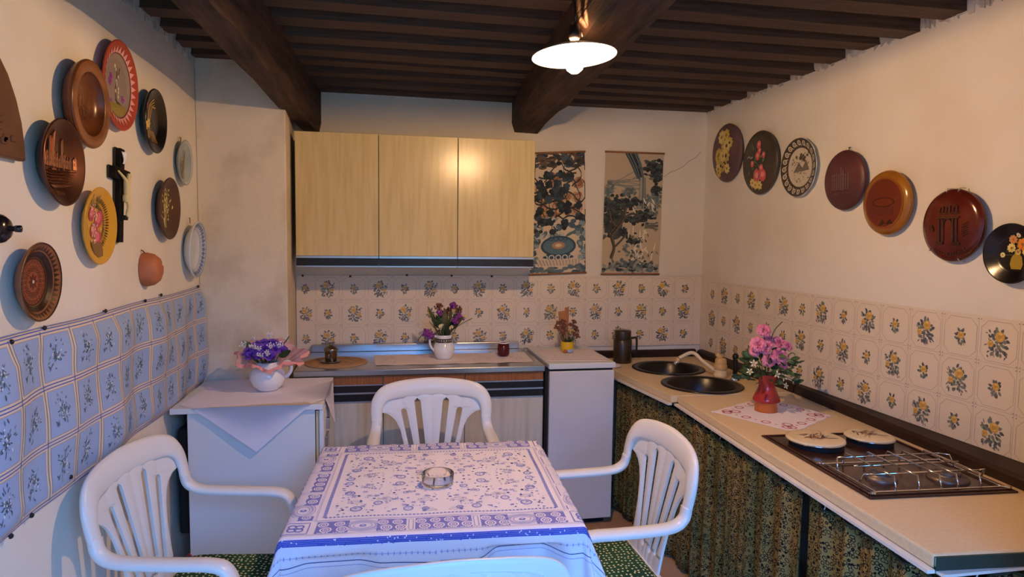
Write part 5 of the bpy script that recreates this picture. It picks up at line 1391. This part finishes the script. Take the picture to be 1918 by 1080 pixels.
# things on the steel worktop
SZ = .8712
c = on(610, 686, 2, SZ)
b = MB(); ma = thing('round_place_mat', 'round brownish woven mat on the steel worktop', 'mat', (-.262, 3.475, SZ))
b.lathe([(.001, .0), (.158, .0), (.160, .0015), (.158, .003), (.001, .003)], 48); b.build('disc', 'cloth_beige', ma)
P_ = Print(lambda u, v, h: (u, v, .003+h)); 
for r_ in (.05, .09, .13): P_.ring((0, 0), r_, r_+.003, S(140, 104, 76), 0, 40, wav=.04, nw=12)
rg = random.Random(3)
for k in range(60): P_.leaf((rg.uniform(-.1, .1), rg.uniform(-.1, .1)), rg.uniform(0, 6), .014, .005, S(150, 112, 84), 1)
P_.build('weave', 'print', ma)['kind'] = 'stuff'
c = on(620, 678, 2, SZ+.004)
sg = thing('metal_sugar_pot', 'small pewter lidded pot on a saucer standing on the round mat', 'pot', (c[0], c[1], SZ+.0045))
b = MB(); b.lathe([(.001, 0), (.040, 0), (.052, .005), (.053, .008), (.040, .006), (.001, .006)], 36); b.build('saucer', 'pewter', sg)
b = MB(); b.lathe([(.028, .006), (.030, .010), (.031, .058), (.033, .062), (.001, .062)], 32); b.build('body', 'pewter', sg)
b = MB(); b.lathe([(.036, .062), (.037, .066), (.032, .074), (.020, .084), (.008, .088), (.006, .092), (.009, .098), (.006, .103), (.001, .104)], 32); b.build('lid', 'pewter', sg)
b = MB(); b.tube(catmull([(-.004, -.030, .054), (-.006, -.046, .048), (-.006, -.048, .030), (-.004, -.031, .020)], 5), .004, 7); b.build('handle', 'pewter', sg)
# runner
rn = thing('table_runner', 'long pale embroidered runner lying on the steel worktop', 'cloth')
x0, x1, y0, y1 = -.065, .770, 3.36, 3.66
b = MB(); b.grid(lambda a, t: (x0+(x1-x0)*a+.03*(t-.5)*(a-.5), y0+(y1-y0)*t+.004*math.sin(a*40), SZ+.0012+.0008*math.sin(a*31+t*9)), 60, 20); b.build('cloth', 'cloth_pink', rn)
P_ = Print(lambda u, v, h: (x0+(x1-x0)*u+.03*(v-.5)*(u-.5), y0+(y1-y0)*v, SZ+.0022+h)); rg = random.Random(6)
for k in range(46): P_.leaf((rg.choice([rg.uniform(.04, .14), rg.uniform(.86, .96), rg.uniform(.1, .9)]), rg.uniform(.10, .9)), rg.uniform(0, 6), .014, .02, rg.choice([S(150, 120, 150), S(120, 110, 150), S(190, 150, 160)]), 0)
P_.build('embroidery', 'print_paper', rn)['kind'] = 'stuff'
# pitcher with band
c = on(832, 672, 2, SZ+.002)
pc = thing('banded_pitcher', 'cream stoneware pitcher with a dark patterned neck band on the runner', 'pitcher', (c[0], c[1]+.02, SZ+.0036), math.radians(10))
b = MB(); b.lathe([(.001, 0), (.038, 0), (.042, .004), (.054, .030), (.058, .052), (.054, .072), (.044, .088), (.041, .094), (.042, .118), (.045, .128), (.042, .128), (.039, .116), (.038, .094), (.050, .070), (.054, .052), (.048, .030), (.001, .008)], 40); b.build('body', 'tap_cream' if False else 'porcelain', pc)
b = MB(); b.lathe([(.0455, .0885), (.0432, .092), (.0425, .100), (.0432, .110)], 40); b.build('band', 'dark_green_grey', pc)
P_ = Print(lambda u, v, h: ((.0435+h)*math.cos(u), (.0435+h)*math.sin(u), .100+v), .0004)
for k in range(20): P_.rect(k*PI/10, -.004, k*PI/10+.12, .004, S(190, 186, 176), 0)
P_.build('band_pattern', 'print', pc)['kind'] = 'stuff'
b = MB(); b.tube(catmull([(-.042, 0, .118), (-.062, 0, .122), (-.078, 0, .104), (-.074, 0, .070), (-.052, 0, .040)], 6), .006, 8); b.build('handle', 'porcelain', pc)
fb = thing('dried_bouquet', 'bunch of dull green leaves and purple blossoms in the banded pitcher', 'bouquet', M=Matrix.Translation((c[0], c[1]+.02, SZ+.115)) @ Matrix.Scale(1.22, 4))
ld = leaf_mesh('leaf_dry', .10, .026, .3); ldk = leaf_mesh('leaf_dark', .085, .020, .35); cl = sprig_mesh('petal_magenta', 26, .035, .0065, 8, 'purple_blossom'); cc = sprig_mesh('petal_cream', 14, .032, .005, 9, 'cream_blossom'); cb = sprig_mesh('dried_brown', 12, .034, .006, 10, 'seed_head')
rg = random.Random(14)
for k in range(32):
    a = rg.uniform(0, 6.28); inst('leaf', ld if k % 2 else ldk, fb, place((.02*math.cos(a), .02*math.sin(a), .0+rg.uniform(0, .05)), (math.cos(a)*rg.uniform(.3, 1.1), math.sin(a)*.6, rg.uniform(.5, 1.2)), rg.uniform(-1, 1), rg.uniform(.7, 1.1)))
for (x, y, z, me_) in ((-.085, -.02, .015, cl), (-.07, -.01, -.005, cl), (.055, -.02, .06, cl), (.075, 0, .075, cl), (-.015, -.01, .09, cl), (.0, .0, .06, cc), (-.04, .0, .05, cc), (.035, -.01, .03, cc), (.02, .02, .10, cb), (-.025, .01, .12, cb), (.07, .01, .11, cb), (.10, 0, .08, cc), (-.02, -.02, .035, cc), (.04, .02, .125, cl)):
    inst(me_.name, me_, fb, place((x*.75, y, z), (x*8, y*8-.2, .7), rg.uniform(0, 6))); stem(fb, (x*.15, 0, -.04), (x*.75, y, z), 'leaf_dry')
tw = MB()
for pts in (((0, 0, -.02), (-.04, 0, .01), (-.085, -.01, .025), (-.115, -.01, -.01)), ((0, 0, 0), (.01, 0, .08), (.035, 0, .13)), ((0, 0, 0), (.06, 0, .05), (.125, 0, .085))): tw = MB(); tw.tube(catmull(pts, 5), .0018, 5); tw.build('twig', 'leaf_dry', fb)
# maroon cup
c = on(944, 668, 2, SZ)
cu = thing('maroon_cup', 'small dark red ceramic beaker with white rim on the runner', 'cup', (c[0], c[1]+.02, SZ+.0036))
b = MB(); b.lathe([(.001, 0), (.028, 0), (.033, .012), (.034, .040), (.030, .072), (.027, .072), (.031, .040), (.028, .010), (.001, .006)], 32); b.build('body', 'cup_maroon', cu)
b = MB(); b.lathe([(.0302, .070), (.0302, .076), (.0272, .076), (.0272, .070)], 32); b.build('rim', 'porcelain', cu)

# on the refrigerator
RZ = .8805
dl = thing('fridge_doily', 'pale pink scalloped doily on the small white refrigerator', 'doily')
def scal(poly, amp=.004, n=14):
    out = []
    for (a, b_) in zip(poly, poly[1:]+poly[:1]):
        dx, dy = b_[0]-a[0], b_[1]-a[1]; L = math.hypot(dx, dy)
        for k in range(n): t = k/n; s_ = amp*abs(math.sin(t*PI*n/3)); out.append((a[0]+dx*t+dy/L*s_, a[1]+dy*t-dx/L*s_))
    return out
b = MB(); b.prism(scal([(.838, 3.345), (1.150, 3.310), (1.172, 3.66), (.852, 3.69)], .006), 0, .0015, lambda u, v, h: (u, v, RZ+h)); b.build('cloth', 'cloth_pink', dl)
P_ = Print(lambda u, v, h: (u, v, RZ+.0015+h))
for k in range(9): P_.ring((.865+k*.034, 3.352-k*.003), .008, .011, S(206, 160, 160), 0, 8); P_.ring((.875+k*.033, 3.65-k*.002), .008, .011, S(206, 160, 160), 0, 8)
P_.build('embroidery', 'print_paper', dl)['kind'] = 'stuff'
c = on(1064, 661, 2, RZ)
yv = thing('yellow_vase', 'small yellow ceramic pot with a blue relief on the refrigerator doily', 'vase', (c[0], c[1]+.02, RZ+.0026))
b = MB(); b.lathe([(.001, 0), (.030, 0), (.036, .012), (.038, .040), (.034, .058), (.035, .062), (.031, .062), (.030, .052), (.033, .036), (.030, .012), (.001, .006)], 32); b.build('body', 'vase_yellow', yv)
b = MB(); b.sphere((.004, -.034, .012), .012, 10, 8, None, (1.1, .6, .9)); b.sphere((.018, -.031, .012), .010, 10, 8, None, (1, .6, 1)); b.build('relief', 'vinyl_blue', yv)
b = MB(); b.sphere((-.018, -.031, .010), .011, 10, 8, None, (1.1, .6, 1)); b.build('relief_shell', 'terracotta', yv)
dr = thing('dried_flowers', 'dried brown flowers and wooden slats standing in the yellow pot', 'bouquet', (c[0], c[1]+.02, RZ+.05))
for pts in ((-.044, .0, .190, -.012, .030), (-.020, .008, .212, .004, .028)):
    b = MB(); x, y, h, lean, w = pts
    b.prism([(x, .07), (x+w, .07), (x+w+lean*.3, h), (x+lean, h-.006)], 0, .004, lambda u, v, hh: (u, y+hh, v)); b.box((x+.008, y, 0), (x+w-.004, y+.004, .075)); b.build('wooden_slat', 'wood_slat', dr)
sd = sprig_mesh('dried_brown', 16, .030, .0065, 22, 'dried_flower'); rg = random.Random(8)
for (x, y, z) in ((-.045, -.01, .075), (-.03, -.018, .055), (-.05, 0, .11), (-.022, -.012, .09), (.03, -.012, .05), (.045, 0, .07), (.035, -.01, .085), (.05, -.005, .035), (.01, -.018, .10), (-.03, -.02, .12), (.03, -.01, .115), (-.06, 0, .085)):
    inst('dried_flower', sd, dr, place((x, y, z), (x*6, y*6-.2, .6), rg.uniform(0, 6), .8)); stem(dr, (x*.2, 0, -.03), (x, y, z), 'leaf_dry', .0014)
lg = leaf_mesh('leaf_dark', .045, .024)
for k in range(6): a = k*1.05; inst('leaf', lg, dr, place((.015*math.cos(a), .012*math.sin(a), .005), (math.cos(a), math.sin(a), .8), 0, .9))

# flask, dish, tap, spray on the corner worktop
c = on(1161, 684, 2, CZ)
th = thing('brown_flask', 'dark brown insulated flask with a handle behind the refrigerator', 'flask', (1.372, 3.66, CZ+.0005))
b = MB(); b.lathe([(.001, 0), (.052, 0), (.054, .004), (.054, .135), (.050, .140), (.001, .141)], 36); b.build('body', 'thermos_brown', th)
b = MB(); b.lathe([(.048, .140), (.049, .146), (.049, .185), (.046, .192), (.001, .193)], 36); b.build('cap', 'thermos_brown', th)
b = MB(); b.tube(catmull([(.050, -.01, .145), (.076, -.014, .148), (.082, -.014, .135), (.082, -.014, .075), (.076, -.014, .064), (.050, -.01, .066)], 4), .007, 8); b.build('handle', 'thermos_brown', th)
c = on(1175, 686, 2, CZ)
ds = thing('white_dish', 'shallow white dish beside the corner sink', 'dish', (1.268, 3.520, CZ+.0005))
b = MB(); b.lathe([(.001, 0), (.028, 0), (.044, .010), (.046, .012), (.043, .012), (.027, .004), (.001, .004)], 32); b.build('bowl', 'porcelain', ds)
c = on(1349, 706, 2, CZ)
tp = thing('mixer_tap', 'cream plastic mixer tap with a long spout over the corner sink', 'tap', (c[0], c[1], CZ+.0006))
b = MB(); b.lathe([(.001, 0), (.034, 0), (.034, .018), (.031, .020), (.031, .044), (.001, .044)], 32); b.build('base', 'tap_cream', tp)
b = MB(); b.lathe([(.034, .044), (.034, .066), (.031, .069), (.031, .072), (.029, .094), (.024, .102), (.001, .103)], 32); b.build('body', 'tap_beige', tp)
b = MB(); b.tube([(0, 0, .092), (-.006, -.004, .108), (-.034, -.012, .126)], .0105, 10, rs=[.016, .014, .008]); b.build('lever', 'tap_beige', tp)
c2 = on(1272, 672, 1, c[1]+.10); c3 = on(1292, 661, 1, c[1]+.10)
e = Vector((c2[0]-c[0], .10, c2[2]-CZ)); f_ = Vector((c3[0]-c[0], .10, c3[2]-CZ))
b = MB(); b.tube(catmull([(-.026, .010, .034), tuple(Vector((-.026, .01, .034))*.5+f_*.5+Vector((0, 0, .004))), tuple(f_+Vector((.03, -.012, -.006))), tuple(f_), tuple(e+Vector((0, 0, .004)))], 6), .0105, 10); b.build('spout', 'tap_cream', tp)
b = MB(); b.lathe([(.013, 0), (.014, .014), (.012, .024), (.001, .024)], 16, place(e, (-.5, .05, -.7))); b.build('collar', 'tap_beige', tp)
b = MB(); b.lathe([(.012, .0), (.013, .016), (.010, .018), (.001, .016)], 16, place(e+Vector((-.012, .001, -.017)), (-.5, .05, -.7))); b.build('nozzle', 'chrome', tp)
c = on(1376, 712, 2, CZ)
sp = thing('spray_handle', 'black hand spray in a chrome holder behind the round sink', 'spray', (c[0], c[1], CZ+.0006))
b = MB(); b.lathe([(.001, 0), (.026, 0), (.026, .004), (.020, .022), (.015, .034), (.001, .034)], 28); b.build('holder', 'chrome', sp)
b = MB(); b.lathe([(.011, .032), (.012, .05), (.015, .096), (.012, .110), (.016, .120), (.016, .130), (.010, .140), (.001, .142)], 24); b.build('grip', 'black_plastic', sp)

# red vase with pink carnations on an embroidered doily
cd = [on(*q, 2, CZ) for q in ((1332, 771), (1490, 810), (1559, 779), (1430, 744))]
dl2 = thing('counter_doily', 'white doily with pink embroidery under the red vase', 'doily')
pts = [(v[0], v[1]) for v in cd]
b = MB(); b.prism(scal(pts[::-1], .005, 12)[::-1], 0, .0016, lambda u, v, h: (u, v, CZ+.0006+h)); b.build('cloth', 'cloth_pink', dl2)
P_ = Print(lambda u, v, h: tuple(np.array([*( (np.array(pts[0])*(1-u)+np.array(pts[1])*u)*(1-v)+(np.array(pts[3])*(1-u)+np.array(pts[2])*u)*v ), CZ+.0022+h])))
def oval(u, v, r_, col): P_.ring((u, v), r_*.62, r_, col, 0, 14)
PK = S(206, 120, 130)
for k in range(4):
    for (u, v) in ((.14+.24*k, .10), (.14+.24*k, .90), (.10, .14+.24*k), (.90, .14+.24*k)): oval(u, v, .055, PK); P_.ell((u+.12, v) if v in (.10, .90) else (u, v+.12), .018, .012, PK, 0, n=6)
for (u, v) in ((.18, .2), (.82, .2), (.18, .8), (.82, .8)): oval(u, v, .06, PK)
P_.build('embroidery', 'print_paper', dl2)['kind'] = 'stuff'
c = on(1437, 770, 2, CZ+.002); VX, VY = c[0], c[1]+.01
rv = thing('red_vase', 'waisted glossy red vase with an orange fluted foot on the embroidered doily', 'vase', (VX, VY, CZ+.0026))
b = MB(); b.lathe([(.001, .0), (.046, .0), (.047, .004), (.044, .036), (.046, .040)], 40, warp=lambda a, z: 1+.012*math.cos(24*a+z*200)); b.build('foot', 'vase_wood', rv)
b = MB(); b.lathe([(.046, .040), (.055, .044), (.056, .049), (.053, .058), (.043, .082), (.034, .102), (.0325, .114), (.0345, .130), (.043, .156), (.044, .160), (.040, .160), (.030, .112), (.036, .080), (.001, .06)], 44); b.build('body', 'vase_red', rv)
cb_ = thing('carnation_bouquet', 'pink carnations with dark leaves and cream star flowers in the red vase', 'bouquet', (VX, VY, CZ+.15))
ca = rose('petal_pink', .030, ((4, .25, .55), (6, .6, .8), (8, .95, 1.0), (9, 1.3, 1.0)), .16, 'carnation')
rg = random.Random(15)
for (x, y, z, s_) in ((-.055, -.03, .135, 1.05), (-.020, .0, .185, .95), (.040, .0, .135, .95), (.020, -.045, .090, 1.1), (-.022, -.05, .075, .9), (-.055, -.01, .105, .75), (-.01, -.02, .130, .6), (.062, -.02, .125, .7), (.035, -.045, .055, .65), (-.030, -.035, .115, .7), (.005, .01, .150, .6)):
    x *= 1.25; inst('carnation', ca, cb_, place((x, y, z*1.08), (x*3, y*4-.6, .5), rg.uniform(0, 6), s_*.86)); stem(cb_, (x*.2, y*.2, -.04), (x, y, z*1.08))
lm_ = leaf_mesh('leaf_mid', .040, .020, .3); lk_ = leaf_mesh('leaf_dark', .042, .022, .3)
for k in range(130):
    a = rg.uniform(0, 6.28); rr_ = rg.uniform(.02, .118); z = rg.uniform(.0, .125)-.02*(rr_ > .07)
    inst('leaf', lk_ if k % 3 else lm_, cb_, place((rr_*math.cos(a), rr_*math.sin(a)*.8, z), (math.cos(a)*1.2, math.sin(a), rg.uniform(-.4, .9)), rg.uniform(0, 6), rg.uniform(.7, 1.15)))
sf = star_mesh('petal_cream', .019)
for (x, y, z) in ((-.085, -.03, .065), (-.098, -.025, .030), (-.002, -.07, .025), (.055, -.05, -.030), (.095, -.02, .06), (.05, -.04, .005), (.13, 0, .085), (.10, -.03, -.01)):
    inst('star_flower', sf, cb_, place((x, y, z), (x*4, -1, .3), rg.uniform(0, 6), rg.uniform(.8, 1.1))); stem(cb_, (x*.3, y*.3, 0), (x, y, z), 'leaf_mid', .0014)
b = MB(); b.tube(catmull([(.0, 0, .10), (.02, 0, .19), (.06, 0, .235)], 5), .002, 5, rs=None); b.build('twig', 'leaf_dark', cb_)
b = MB(); b.tube(catmull([(.06, 0, .06), (.11, 0, .10), (.13, 0, .08), (.12, 0, .045)], 5), .0018, 5); b.build('twig', 'leaf_mid', cb_)
